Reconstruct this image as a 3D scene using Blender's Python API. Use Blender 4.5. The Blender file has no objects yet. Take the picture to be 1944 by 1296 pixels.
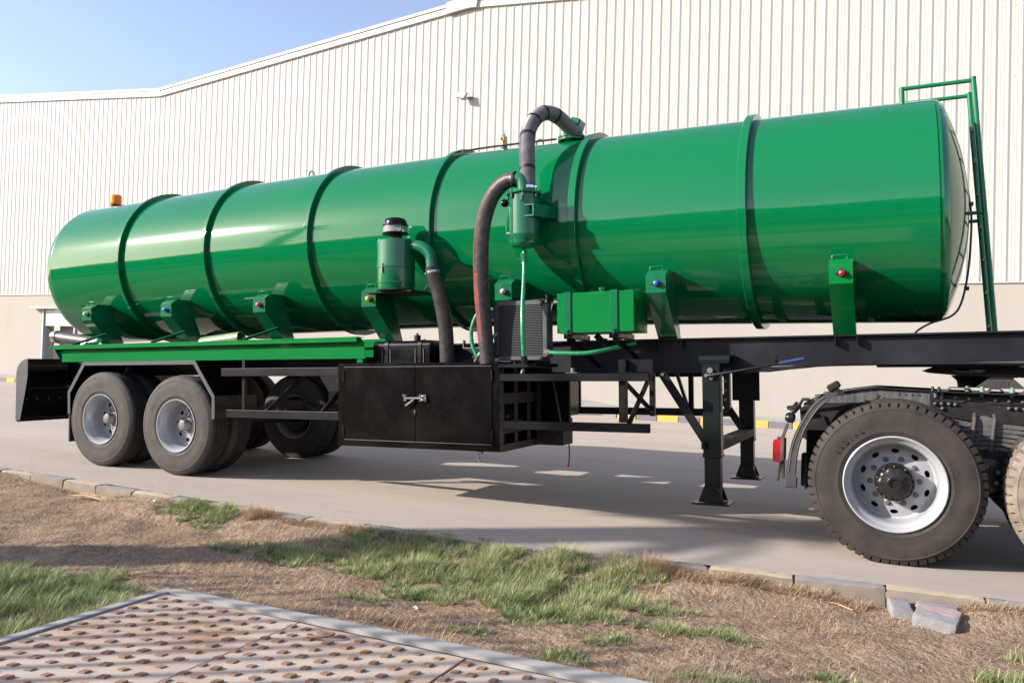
import bpy, math, random
import numpy as np
from mathutils import Vector, Matrix, noise
random.seed(7); RNG = np.random.default_rng(7)
R = math.radians
S = bpy.context.scene
COL = S.collection

# ------------------------------------------------------------ camera, sky, sun, exposure
cam_d = bpy.data.cameras.new('camera'); cam = bpy.data.objects.new('camera', cam_d); COL.objects.link(cam)
cr = Vector((0.90118104, 0.43250812, 0.02845095)); cu = Vector((-0.01705958, -0.0301961, 0.9993984)); cf = Vector((-0.43310704, 0.90112425, 0.01983374))
mw = Matrix.Identity(4)
for i in range(3):
    mw[i][0] = cr[i]; mw[i][1] = cu[i]; mw[i][2] = -cf[i]
mw[0][3], mw[1][3], mw[2][3] = 6.43495, -5.78294, 1.27578
cam.matrix_world = mw
cam_d.sensor_fit = 'HORIZONTAL'; cam_d.sensor_width = 36; cam_d.lens = 36 * 1520.24 / 1944
cam_d.clip_start = 0.05; cam_d.clip_end = 3000
S.camera = cam

TOSUN = Vector((-1.88, -1.37, 1.0)).normalized()
ELEV = math.asin(TOSUN.z)
world = bpy.data.worlds.new('World'); S.world = world; world.use_nodes = True
wn = world.node_tree; bg = wn.nodes['Background']
sky = wn.nodes.new('ShaderNodeTexSky'); sky.sky_type = 'NISHITA'; sky.sun_disc = False
sky.sun_elevation = ELEV; sky.sun_rotation = math.atan2(TOSUN.x, TOSUN.y)
sky.air_density = 1.0; sky.dust_density = 1.0; sky.ozone_density = 1.4; sky.altitude = 0
tint = wn.nodes.new('ShaderNodeMix'); tint.data_type = 'RGBA'; tint.blend_type = 'MULTIPLY'; tint.inputs[0].default_value = 1.0
tint.inputs[7].default_value = (1.0, 0.94, 1.0, 1); wn.links.new(sky.outputs[0], tint.inputs[6])
veil = wn.nodes.new('ShaderNodeMix'); veil.data_type = 'RGBA'; veil.blend_type = 'ADD'; veil.inputs[0].default_value = 1.0   # thin even haze over the whole sky
veil.inputs[7].default_value = (0.26, 0.15, 0.03, 1); wn.links.new(tint.outputs[2], veil.inputs[6]); wn.links.new(veil.outputs[2], bg.inputs[0]); bg.inputs[1].default_value = 0.15
sd = bpy.data.lights.new('sun', 'SUN'); sun = bpy.data.objects.new('sun', sd); COL.objects.link(sun)
sd.energy = 5.0; sd.angle = R(0.53); sd.color = (1.0, 0.935, 0.86)
sun.rotation_euler = (-TOSUN).to_track_quat('-Z', 'Y').to_euler()
vs = S.view_settings; vs.view_transform = 'Standard'; vs.look = 'None'; vs.gamma = 1; vs.exposure = 0.92
S.view_settings.use_curve_mapping = False

# ------------------------------------------------------------ materials
MATS = {}
def mat(name, col, rough=0.5, metal=0.0, coat=0.0, coat_rough=0.05, var=0.0, vscale=3.0, col2=None, bump=0.0, bscale=40.0,
        thr=None, detail=6.0, spec=0.5, coat_ior=1.5, rvar=0.0, transmission=0.0, stretch=None, col3=None, s3=30.0, thr3=(0.6, 0.7), bdist=0.01):
    m = bpy.data.materials.new(name); m.use_nodes = True; nt = m.node_tree; N = nt.nodes; Lk = nt.links
    p = N['Principled BSDF']; p.inputs['Base Color'].default_value = (*col, 1); p.inputs['Roughness'].default_value = rough
    p.inputs['Metallic'].default_value = metal; p.inputs['Coat Weight'].default_value = coat; p.inputs['Coat Roughness'].default_value = coat_rough; p.inputs['Coat IOR'].default_value = coat_ior
    p.inputs['Specular IOR Level'].default_value = spec; p.inputs['Transmission Weight'].default_value = transmission
    tc = N.new('ShaderNodeTexCoord'); vec = tc.outputs['Object']
    if stretch:
        mp = N.new('ShaderNodeMapping'); mp.inputs['Scale'].default_value = stretch; Lk.new(vec, mp.inputs[0]); vec = mp.outputs[0]
    def noi(sc, det=detail):
        n = N.new('ShaderNodeTexNoise'); n.inputs['Scale'].default_value = sc; n.inputs['Detail'].default_value = det
        n.inputs['Roughness'].default_value = 0.6; Lk.new(vec, n.inputs['Vector']); return n.outputs['Fac']
    def ramp(fac, a, b):
        r = N.new('ShaderNodeMapRange'); r.inputs[1].default_value = a; r.inputs[2].default_value = b; r.clamp = True
        Lk.new(fac, r.inputs[0]); return r.outputs[0]
    out = None
    if col2 is not None or var:
        c2 = col2 if col2 is not None else tuple(c * (1 - var) for c in col)
        f = ramp(noi(vscale), *(thr or (0.3, 0.7)))
        mx = N.new('ShaderNodeMix'); mx.data_type = 'RGBA'; Lk.new(f, mx.inputs[0])
        mx.inputs[6].default_value = (*col, 1); mx.inputs[7].default_value = (*c2, 1); out = mx.outputs[2]
        if rvar:
            rr = N.new('ShaderNodeMapRange'); rr.inputs[3].default_value = rough; rr.inputs[4].default_value = rough + rvar
            Lk.new(f, rr.inputs[0]); Lk.new(rr.outputs[0], p.inputs['Roughness'])
    if col3 is not None:
        f3 = ramp(noi(s3, 8.0), *thr3)
        mx = N.new('ShaderNodeMix'); mx.data_type = 'RGBA'; Lk.new(f3, mx.inputs[0])
        if out is not None: Lk.new(out, mx.inputs[6])
        else: mx.inputs[6].default_value = (*col, 1)
        mx.inputs[7].default_value = (*col3, 1); out = mx.outputs[2]
    if out is not None: Lk.new(out, p.inputs['Base Color'])
    if bump:
        b = N.new('ShaderNodeBump'); b.inputs['Strength'].default_value = bump; b.inputs['Distance'].default_value = bdist
        Lk.new(noi(bscale, 5.0), b.inputs['Height']); Lk.new(b.outputs[0], p.inputs['Normal'])
        if coat: Lk.new(b.outputs[0], p.inputs['Coat Normal'])
    MATS[name] = m
    return m

G = (0.006, 0.235, 0.062)
mat('tank_green', (0.0008, 0.140, 0.043), 0.24, coat=1.0, coat_rough=0.075, bump=0.03, bscale=4.0, bdist=0.01, var=0.12, vscale=1.2, spec=0.0, stretch=(0.3, 1, 1), coat_ior=1.54)
mat('fitting_green', (0.005, 0.125, 0.047), 0.3, coat=0.8, coat_rough=0.09, var=0.18, vscale=9, bump=0.06, bscale=30, bdist=0.004, spec=0.12, coat_ior=1.6)
mat('tray_green', (0.0015, 0.150, 0.032), 0.3, coat=0.6, coat_rough=0.06, var=0.12, vscale=2.5, bump=0.03, bscale=10, bdist=0.004, spec=0.08)
mat('rail_green', (0.004, 0.145, 0.05), 0.35, coat=0.5, coat_rough=0.1, var=0.1, vscale=8, spec=0.2)
mat('hose_green', (0.006, 0.14, 0.045), 0.32, coat=0.5, coat_rough=0.15, col2=(0.02, 0.3, 0.12), vscale=30, bump=0.3, bscale=90, bdist=0.004)
mat('black_paint', (0.0025, 0.0025, 0.0028), 0.26, coat=0.2, coat_rough=0.08, col2=(0.006, 0.006, 0.0065), vscale=5, thr=(0.45, 0.75), rvar=0.12, bump=0.06, bscale=12, bdist=0.004, spec=0.15)
mat('door_black', (0.0022, 0.002, 0.0019), 0.26, coat=0.15, coat_rough=0.10, col2=(0.006, 0.0055, 0.0052), vscale=3.0, thr=(0.45, 0.8), rvar=0.12, bump=0.08, bscale=7, bdist=0.006, col3=(0.028, 0.027, 0.026), s3=22, thr3=(0.68, 0.85), spec=0.14)
mat('frame_black', (0.0048, 0.0048, 0.0058), 0.32, coat=0.25, coat_rough=0.12, col2=(0.009, 0.009, 0.011), vscale=2.2, rvar=0.12, bump=0.05, bscale=25, bdist=0.003, spec=0.2)
mat('chassis_blue_black', (0.010, 0.0105, 0.014), 0.34, coat=0.25, coat_rough=0.12, col2=(0.018, 0.019, 0.024), vscale=1.6, thr=(0.4, 0.65), rvar=0.15, spec=0.25)
mat('leg_black', (0.004, 0.0085, 0.0085), 0.36, coat=0.2, coat_rough=0.12, col2=(0.008, 0.012, 0.012), vscale=8, col3=(0.008, 0.11, 0.03), s3=11, thr3=(0.72, 0.75), spec=0.2)
mat('edge_steel', (0.16, 0.15, 0.16), 0.45, col2=(0.09, 0.085, 0.09), vscale=14)
mat('bumper_grey', (0.060, 0.060, 0.068), 0.5, col2=(0.045, 0.045, 0.05), vscale=5, col3=(0.15, 0.15, 0.15), s3=30, thr3=(0.7, 0.76), spec=0.3)
mat('rubber_trailer', (0.082, 0.070, 0.060), 0.75, col2=(0.050, 0.044, 0.040), vscale=7, bump=0.15, bscale=60, bdist=0.003, spec=0.2)
mat('rubber_tread', (0.022, 0.020, 0.019), 0.7, col2=(0.045, 0.040, 0.036), vscale=14, spec=0.3)
mat('rubber_truck', (0.052, 0.042, 0.034), 0.72, col2=(0.027, 0.024, 0.0225), vscale=5, thr=(0.35, 0.65), bump=0.2, bscale=50, bdist=0.003, spec=0.2, col3=(0.10, 0.08, 0.064), s3=34, thr3=(0.64, 0.8))
mat('rubber_dusty', (0.24, 0.20, 0.16), 0.85, col2=(0.13, 0.105, 0.085), vscale=9, spec=0.2)
mat('rim_silver', (0.42, 0.43, 0.45), 0.34, metal=0.3, var=0.1, vscale=4, spec=0.4)
mat('rim_white', (0.35, 0.355, 0.37), 0.4, metal=0.1, var=0.06, vscale=3, coat=0.3, coat_rough=0.2, spec=0.3)
mat('hub_black', (0.008, 0.0075, 0.0075), 0.30, coat=0.3, coat_rough=0.12, col2=(0.018, 0.016, 0.015), vscale=10, spec=0.3)
mat('dirty_metal', (0.10, 0.095, 0.095), 0.5, metal=0.5, col2=(0.20, 0.19, 0.18), vscale=20)
mat('chrome', (0.75, 0.75, 0.76), 0.18, metal=1.0)
mat('brass', (0.55, 0.38, 0.14), 0.35, metal=0.9, col2=(0.35, 0.22, 0.08), vscale=40)
mat('dark_void', (0.006, 0.006, 0.006), 0.7)
mat('hose_black', (0.032, 0.029, 0.028), 0.42, col2=(0.085, 0.075, 0.068), vscale=22, bump=0.2, bscale=70, bdist=0.003)
mat('hose_grey', (0.085, 0.078, 0.090), 0.35, col2=(0.17, 0.15, 0.155), vscale=14, bump=0.2, bscale=60, bdist=0.004, coat=0.2)
mat('hose_red', (0.42, 0.045, 0.042), 0.55, col2=(0.20, 0.05, 0.045), vscale=14, thr=(0.35, 0.62))
mat('white_wrap', (0.62, 0.58, 0.5), 0.7, bump=0.3, bscale=80)
mat('lens_red', (0.42, 0.008, 0.015), 0.2, coat=0.8, coat_rough=0.05)
mat('lens_pink', (0.72, 0.05, 0.10), 0.3, coat=0.5)
mat('lens_blue', (0.02, 0.13, 0.62), 0.25, coat=0.6)
mat('lens_white', (0.62, 0.62, 0.58), 0.3, coat=0.5, col2=(0.3, 0.3, 0.3), vscale=60, thr=(0.45, 0.55))
mat('lens_yellow', (0.85, 0.42, 0.015), 0.25, coat=0.6)
mat('lens_amber', (1.0, 0.27, 0.0), 0.35, coat=0.2, spec=0.3, col2=(1.0, 0.20, 0.0), vscale=14)
mat('lamp_body', (0.015, 0.015, 0.016), 0.4)
mat('handle_blue', (0.014, 0.035, 0.12), 0.35, coat=0.2)
mat('clear_plastic', (0.86, 0.85, 0.82), 0.08, transmission=0.75, spec=0.6)
mat('fin_metal', (0.050, 0.050, 0.053), 0.45, metal=0.2, col2=(0.08, 0.08, 0.085), vscale=8)
mat('fin_dark', (0.008, 0.008, 0.009), 0.6)
mat('plastic_grey', (0.040, 0.038, 0.040), 0.5, col2=(0.065, 0.058, 0.054), vscale=7, bump=0.1, bscale=40, bdist=0.002, spec=0.3)
mat('dusty_black', (0.010, 0.0095, 0.0095), 0.55, col2=(0.026, 0.023, 0.022), vscale=9, thr=(0.45, 0.7), bump=0.1, bscale=30, bdist=0.002, spec=0.3)
mat('rail_grey', (0.095, 0.09, 0.09), 0.6, col2=(0.04, 0.038, 0.038), vscale=6, stretch=(8, 8, 1.0), thr=(0.4, 0.65))
mat('spring_steel', (0.045, 0.042, 0.042), 0.6, col2=(0.095, 0.09, 0.085), vscale=12)
mat('rust_brown', (0.075, 0.062, 0.050), 0.7, col2=(0.04, 0.034, 0.03), vscale=6)
mat('cladding', (0.432, 0.424, 0.393), 0.5, col2=(0.405, 0.397, 0.365), vscale=1.5, spec=0.2, stretch=(1, 1, 0.12))
mat('plinth', (0.345, 0.322, 0.285), 0.85, col2=(0.32, 0.297, 0.26), vscale=1.1, bump=0.15, bscale=20, bdist=0.004, stretch=(1, 1, 0.35), col3=(0.30, 0.275, 0.237), s3=2.2, thr3=(0.62, 0.85), spec=0.15)
mat('fascia', (0.56, 0.545, 0.50), 0.5, var=0.05, spec=0.3)
mat('trim_brown', (0.42, 0.36, 0.28), 0.6)
mat('door_frame', (0.28, 0.33, 0.37), 0.5)
mat('shutter_white', (0.58, 0.56, 0.59), 0.5)
mat('road', (0.405, 0.352, 0.297), 0.9, col2=(0.335, 0.291, 0.246), vscale=0.9, thr=(0.35, 0.7), bump=0.5, bscale=150, bdist=0.002, col3=(0.27, 0.233, 0.197), s3=7, thr3=(0.60, 0.80), stretch=(0.22, 1, 1), spec=0.12)
mat('pavement', (0.36, 0.33, 0.30), 0.85, col2=(0.30, 0.27, 0.25), vscale=3)
mat('kerb_yellow', (0.46, 0.375, 0.235), 0.88, col2=(0.37, 0.33, 0.27), vscale=7, thr=(0.38, 0.60), bump=0.3, bscale=45, bdist=0.004, spec=0.15)
mat('kerb_yellow_bright', (0.60, 0.36, 0.05), 0.8, col2=(0.48, 0.32, 0.09), vscale=5)
mat('kerb_grey', (0.285, 0.27, 0.26), 0.9, col2=(0.225, 0.215, 0.21), vscale=9, bump=0.3, bscale=45, bdist=0.004, spec=0.15)
mat('kerb_dark', (0.16, 0.155, 0.175), 0.8, var=0.2, vscale=6)
mat('mortar', (0.25, 0.215, 0.175), 0.95, col2=(0.19, 0.16, 0.13), vscale=8, spec=0.1)
mat('soil', (0.315, 0.225, 0.150), 0.95, col2=(0.17, 0.122, 0.088), vscale=5, bump=1.0, bscale=26, bdist=0.03, col3=(0.37, 0.285, 0.215), s3=12, thr3=(0.5, 0.75), spec=0.1)
mat('far_soil', (0.10, 0.085, 0.055), 0.95, col2=(0.065, 0.065, 0.035), vscale=0.3, spec=0.1)
mat('plate_steel', (0.45, 0.375, 0.295), 0.85, col2=(0.33, 0.205, 0.14), vscale=1.9, thr=(0.44, 0.68), bump=0.4, bscale=60, bdist=0.003, col3=(0.38, 0.345, 0.32), s3=9, thr3=(0.5, 0.75), spec=0.15)
mat('stud_rust', (0.30, 0.165, 0.095), 0.85, col2=(0.17, 0.12, 0.10), vscale=5, bump=0.3, bscale=80, bdist=0.003, spec=0.2)
mat('rim_concrete', (0.36, 0.345, 0.325), 0.85, col2=(0.27, 0.255, 0.24), vscale=6, bump=0.3, bscale=60, bdist=0.004)
mat('brick_grey', (0.27, 0.26, 0.26), 0.9, col2=(0.19, 0.185, 0.19), vscale=14, bump=0.5, bscale=70, bdist=0.005)
mat('brick_pink', (0.36, 0.245, 0.235), 0.9, col2=(0.30, 0.24, 0.23), vscale=14, bump=0.5, bscale=70, bdist=0.005)
mat('litter', (0.72, 0.70, 0.68), 0.6)
mat('palm_trunk', (0.14, 0.10, 0.07), 0.9, bump=0.6, bscale=20)
mat('palm_leaf', (0.045, 0.075, 0.022), 0.6)
mat('bolt_green', (0.12, 0.26, 0.20), 0.5)
mat('hedge_leaf', (0.045, 0.075, 0.022), 0.7, col2=(0.03, 0.05, 0.015), vscale=3)
mat('twig', (0.38, 0.26, 0.14), 0.8)

def grass_mat(name, cols, rough=0.6):
    m = bpy.data.materials.new(name); m.use_nodes = True; N = m.node_tree.nodes; Lk = m.node_tree.links
    p = N['Principled BSDF']; p.inputs['Roughness'].default_value = rough; p.inputs['Specular IOR Level'].default_value = 0.25
    a = N.new('ShaderNodeAttribute'); a.attribute_name = 'tint'; a.attribute_type = 'GEOMETRY'
    r = N.new('ShaderNodeValToRGB'); e = r.color_ramp.elements
    for k in range(len(cols) - 2): e.new(0.5)
    for k, c in enumerate(cols): e[k].position = k / (len(cols) - 1); e[k].color = (*c, 1)
    Lk.new(a.outputs['Fac'], r.inputs[0]); Lk.new(r.outputs[0], p.inputs['Base Color'])
    tr = N.new('ShaderNodeBsdfTranslucent'); Lk.new(r.outputs[0], tr.inputs[0])
    mx = N.new('ShaderNodeMixShader'); mx.inputs[0].default_value = 0.25
    Lk.new(p.outputs[0], mx.inputs[1]); Lk.new(tr.outputs[0], mx.inputs[2]); Lk.new(mx.outputs[0], N['Material Output'].inputs[0])
    MATS[name] = m
grass_mat('grass_green', [(0.095, 0.165, 0.045), (0.20, 0.29, 0.095), (0.33, 0.385, 0.17), (0.56, 0.46, 0.27)])
grass_mat('grass_dry', [(0.20, 0.125, 0.080), (0.38, 0.255, 0.160), (0.54, 0.39, 0.245), (0.62, 0.50, 0.37)])

# ------------------------------------------------------------ mesh building helpers
def frame(d, up=(0, 0, 1)):
    d = Vector(d).normalized(); up = Vector(up)
    if abs(d.dot(up)) > 0.98: up = Vector((0, 1, 0)) if abs(d.y) < 0.9 else Vector((1, 0, 0))
    a = up.cross(d).normalized(); b = d.cross(a)
    return d, a, b
class MB:
    def __init__(s): s.v = []; s.f = []
    def add(s, vs, fs):
        o = len(s.v); s.v += [tuple(v) for v in vs]; s.f += [tuple(i + o for i in f) for f in fs]; return s
    def box(s, c, size, bev=0.004, M=None):
        hx, hy, hz = (abs(k) / 2 for k in size); b = min(bev, hx * .45, hy * .45, hz * .45); c = Vector(c)
        vs = []; idx = {}
        for sx in (-1, 1):
            for sy in (-1, 1):
                for sz in (-1, 1):
                    for ax, p in enumerate(((hx, hy - b, hz - b), (hx - b, hy, hz - b), (hx - b, hy - b, hz))):
                        idx[sx, sy, sz, ax] = len(vs); q = Vector((sx * p[0], sy * p[1], sz * p[2])); vs.append(c + (M @ q if M else q))
        fs = []
        I = lambda a, b_, c_, ax: idx[a, b_, c_, ax]
        for k in (-1, 1):
            fs.append([I(k, a, b_, 0) for a, b_ in ((-1, -1), (1, -1), (1, 1), (-1, 1))][::k])
            fs.append([I(a, k, b_, 1) for a, b_ in ((-1, -1), (1, -1), (1, 1), (-1, 1))][::-k])
            fs.append([I(a, b_, k, 2) for a, b_ in ((-1, -1), (1, -1), (1, 1), (-1, 1))][::k])
        for a in (-1, 1):
            for b_ in (-1, 1):
                fs.append([I(a, b_, -1, 0), I(a, b_, 1, 0), I(a, b_, 1, 1), I(a, b_, -1, 1)][::a * b_])
                fs.append([I(a, -1, b_, 0), I(a, 1, b_, 0), I(a, 1, b_, 2), I(a, -1, b_, 2)][::-a * b_])
                fs.append([I(-1, a, b_, 1), I(1, a, b_, 1), I(1, a, b_, 2), I(-1, a, b_, 2)][::a * b_])
        for a in (-1, 1):
            for b_ in (-1, 1):
                for c_ in (-1, 1):
                    fs.append([I(a, b_, c_, 0), I(a, b_, c_, 1), I(a, b_, c_, 2)][::a * b_ * c_])
        return s.add(vs, fs)
    def span(s, x0, x1, y0, y1, z0, z1, bev=0.004):
        return s.box(((x0 + x1) / 2, (y0 + y1) / 2, (z0 + z1) / 2), (x1 - x0, y1 - y0, z1 - z0), bev)
    def bar(s, p0, p1, w, h, up=(0, 0, 1), bev=0.003):
        p0, p1 = Vector(p0), Vector(p1); d, a, b = frame(p1 - p0, up)
        M = Matrix((d, a, b)).transposed()
        return s.box((p0 + p1) / 2, ((p1 - p0).length, w, h), bev, M)
    def ring_loft(s, rings, cap0=True, cap1=True, closed=True):
        n = len(rings[0]); o = len(s.v)
        for r in rings: s.v += [tuple(q) for q in r]
        for i in range(len(rings) - 1):
            for j in range(n if closed else n - 1):
                a = o + i * n + j; b = o + i * n + (j + 1) % n
                s.f.append((a, b, b + n, a + n))
        if cap0: s.f.append(tuple(o + j for j in range(n))[::-1])
        if cap1: s.f.append(tuple(o + (len(rings) - 1) * n + j for j in range(n)))
        return s
    def cyl(s, p0, p1, r0, r1=None, n=20, bev=0.0, caps=True):
        r1 = r0 if r1 is None else r1; p0, p1 = Vector(p0), Vector(p1); d, a, b = frame(p1 - p0)
        st = [(p0, r0), (p1, r1)]
        if bev: st = [(p0, r0 - bev), (p0 + d * bev, r0), (p1 - d * bev, r1), (p1, r1 - bev)]
        return s.ring_loft([[c + (a * math.cos(t) + b * math.sin(t)) * r for t in (2 * math.pi * k / n for k in range(n))] for c, r in st], caps, caps)
    def lathe(s, prof, o, axis, n=32, a0=0.0, cap0=False, cap1=False, rf=None):
        """prof: (distance along axis, radius)"""
        o = Vector(o); d, a, b = frame(axis)
        rings = []
        for i, (h, r) in enumerate(prof):
            ring = []
            for k in range(n):
                t = a0 + 2 * math.pi * k / n; rr = rf(i, k, r) if rf else r
                ring.append(o + d * h + (a * math.cos(t) + b * math.sin(t)) * rr)
            rings.append(ring)
        return s.ring_loft(rings, cap0, cap1)
    def tube(s, pts, r, n=12, caps=True, rr=None, sector=None):
        pts = [Vector(p) for p in pts]; rings = []; a = None
        for i, p in enumerate(pts):
            t = (pts[min(i + 1, len(pts) - 1)] - pts[max(i - 1, 0)]).normalized()
            if a is None: _, a, _ = frame(t)
            a = (a - t * a.dot(t)).normalized(); b = t.cross(a); q = rr(i) if rr else r
            if sector: ang = [sector[0] + (sector[1] - sector[0]) * k / (n - 1) for k in range(n)]
            else: ang = [2 * math.pi * k / n for k in range(n)]
            rings.append([p + (a * math.cos(t2) + b * math.sin(t2)) * q for t2 in ang])
        return s.ring_loft(rings, caps and not sector, caps and not sector, closed=not sector)
    def prism(s, poly, o, ax, ay, an, depth):
        """polygon in (ax, ay) from origin o, extruded depth along an"""
        o, ax, ay, an = Vector(o), Vector(ax), Vector(ay), Vector(an)
        r0 = [o + ax * x + ay * y for x, y in poly]; r1 = [q + an * depth for q in r0]
        return s.ring_loft([r0, r1])
    def pieces(s, name, m, parent=None, smooth=True):
        par = list(range(len(s.v)))
        def find(a):
            while par[a] != a: par[a] = par[par[a]]; a = par[a]
            return a
        for f in s.f:
            for q in f[1:]: par[find(q)] = find(f[0])
        grp = {}
        for f in s.f: grp.setdefault(find(f[0]), []).append(f)
        out = []
        for fs in grp.values():
            ids = sorted({i for f in fs for i in f}); mp = {i: k for k, i in enumerate(ids)}; mm = MB()
            mm.v = [s.v[i] for i in ids]; mm.f = [tuple(mp[i] for i in f) for f in fs]; out.append(mm.build(name, m, parent, smooth))
        return out
    def build(s, name, m, parent=None, smooth=True, kind=None, label=None, loc=None):
        me = bpy.data.meshes.new(name); me.from_pydata(s.v, [], s.f); me.materials.append(MATS[m])
        import bmesh
        bm = bmesh.new(); bm.from_mesh(me); bmesh.ops.recalc_face_normals(bm, faces=bm.faces); bm.to_mesh(me); bm.free()
        if smooth:
            me.polygons.foreach_set('use_smooth', [True] * len(me.polygons)); me.set_sharp_from_angle(angle=R(32))
        me.update()
        o = bpy.data.objects.new(name, me); COL.objects.link(o)
        if parent: o.parent = parent
        if kind: o['kind'] = kind
        if label: o['label'] = label
        if loc: o.location = loc
        return o
def rough(c, size, seg, amp, fr, M=None, chip=.3):
    hx, hy, hz = (k / 2 for k in size); m = MB(); c = Vector(c); idx = {}
    def vert(i, j, k):
        if (i, j, k) in idx: return idx[i, j, k]
        p = Vector((-hx + 2 * hx * i / seg[0], -hy + 2 * hy * j / seg[1], -hz + 2 * hz * k / seg[2]))
        on = (i in (0, seg[0])) + (j in (0, seg[1])) + (k in (0, seg[2]))
        q = p + c; w = Vector((noise.noise(q * fr), noise.noise(q * fr + Vector((9, 3, 1))), noise.noise(q * fr + Vector((2, 8, 5))))) * amp
        pull = amp * (.5 if on == 2 else .9 if on == 3 else 0) * (1 + 2.5 * max(0, noise.noise(q * fr * .6 + Vector((4, 4, 4))) - .1) / .3 * chip)
        p = p + w - Vector((math.copysign(pull, p.x) if i in (0, seg[0]) else 0, math.copysign(pull, p.y) if j in (0, seg[1]) else 0, math.copysign(pull, p.z) if k in (0, seg[2]) else 0))
        idx[i, j, k] = len(m.v); m.v.append(tuple(c + (M @ p if M else p))); return idx[i, j, k]
    a, b, d = seg
    for k in (0, d):
        for i in range(a):
            for j in range(b): m.f.append((vert(i, j, k), vert(i + 1, j, k), vert(i + 1, j + 1, k), vert(i, j + 1, k)))
    for j in (0, b):
        for i in range(a):
            for k in range(d): m.f.append((vert(i, j, k), vert(i + 1, j, k), vert(i + 1, j, k + 1), vert(i, j, k + 1)))
    for i in (0, a):
        for j in range(b):
            for k in range(d): m.f.append((vert(i, j, k), vert(i, j + 1, k), vert(i, j + 1, k + 1), vert(i, j, k + 1)))
    return m
def spline(pts, n):
    P = [Vector(p) for p in pts]; P = [P[0] * 2 - P[1]] + P + [P[-1] * 2 - P[-2]]; out = []; seg = len(P) - 3
    for k in range(n):
        t = k / (n - 1) * seg; i = min(int(t), seg - 1); u = t - i; a, b, c, d = P[i:i + 4]
        out.append(0.5 * ((2 * b) + (c - a) * u + (2 * a - 5 * b + 4 * c - d) * u * u + (3 * b - a - 3 * c + d) * u ** 3))
    L = [0]
    for i in range(1, n): L.append(L[-1] + (out[i] - out[i - 1]).length)
    res = []; j = 0
    for k in range(n):
        q = L[-1] * k / (n - 1)
        while j < n - 2 and L[j + 1] < q: j += 1
        res.append(out[j].lerp(out[j + 1], (q - L[j]) / max(L[j + 1] - L[j], 1e-9)))
    return res
def thing(name, label, cat, loc=(0, 0, 0), group=None, rot=(0, 0, 0)):
    o = bpy.data.objects.new(name, None); COL.objects.link(o); o.location = loc; o.rotation_euler = rot
    o['label'] = label; o['category'] = cat
    if group: o['group'] = group
    return o
def tag(o, label, cat, group=None):
    o['label'] = label; o['category'] = cat
    if group: o['group'] = group
    return o
def dup(src, parent, mtx=None, **kw):
    c = src.copy(); COL.objects.link(c); c.parent = parent
    if mtx is not None: c.matrix_basis = mtx
    for k, v in kw.items(): c[k] = v
    for g in src.children:
        d = g.copy(); COL.objects.link(d); d.parent = c
    return c
X, Y, Z = Vector((1, 0, 0)), Vector((0, 1, 0)), Vector((0, 0, 1))

# ------------------------------------------------------------ ground, road, pavement
def kerb_y(x):
    return float(np.interp(x, [-30, -1.8, -.56, .6, 2.3, 3.9, 5.1, 5.9, 6.4, 7.1, 30], [-.60, -.64, -.68, -.75, -.85, -.78, -.69, -.61, -.55, -.53, -.5]))
m = MB(); m.add([(-400, -400, -.16), (400, -400, -.16), (400, 400, -.16), (-400, 400, -.16)], [(0, 1, 2, 3)])
m.build('ground', 'far_soil', kind='structure', smooth=False)
xs = [-60, -30] + [x * .5 for x in range(-24, 30)] + [30, 60]
m = MB(); vs_ = []
for x in xs: vs_ += [(x, kerb_y(x) + .02, 0), (x, 12.72, 0)]
m.add(vs_, [(2 * i, 2 * i + 2, 2 * i + 3, 2 * i + 1) for i in range(len(xs) - 1)]); m.build('road', 'road', kind='structure', smooth=False)
def gz(x, y):
    d = kerb_y(x) - y
    z = -.105 + 0.022 * noise.noise(Vector((x * 1.3, y * 1.3, 0))) + 0.022 * noise.noise(Vector((x * 4, y * 4, 3))) + 0.011 * noise.noise(Vector((x * 13, y * 13, 5)))
    ex = max(math.exp(-((x + .35) / .75) ** 4), math.exp(-((x - 6.42) / .34) ** 4), .45 * math.exp(-((x - 5.95) / .25) ** 4))
    if d < .5:
        w = 1 - (max(d, 0) / .5) ** 1.6; zk = -.004 - .092 * ex + .010 * noise.noise(Vector((x * 4, 1, 1))) + .25 * (z + .105)
        z = z * (1 - w) + zk * w
    if 2.85 < x < 6 and y < -2.4: z = min(z, -.10)
    return z
gx = np.linspace(-6, 11, 300); 
m = MB(); rows = 110
for i, x in enumerate(gx):
    y1 = kerb_y(x) - .02
    for j in range(rows + 1):
        y = y1 - 7.3 * (j / rows) ** 1.2; m.v.append((x, y, gz(x, y)))
for i in range(len(gx) - 1):
    for j in range(rows):
        a = i * (rows + 1) + j; m.f.append((a, a + 1, a + rows + 2, a + rows + 1))
m.build('verge', 'soil', kind='structure')
m = MB(); m.span(-60, -.75, 11.0, 12.71, -.05, .115, .002); m.span(.9, 60, 11.28, 12.71, -.05, .115, .002)
m.add([(-.75, 11.2, .115), (-.75, 12.71, .33), (-.75, 11.2, -.05), (-.75, 12.71, -.05), (.9, 12.0, .116), (.9, 12.71, .12), (.9, 12.0, -.05), (.9, 12.71, -.05)],
      [(0, 1, 5, 4), (0, 4, 6, 2), (0, 2, 3, 1), (1, 3, 7, 5)])
m.build('pavement', 'pavement', kind='structure', smooth=False)

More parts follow.
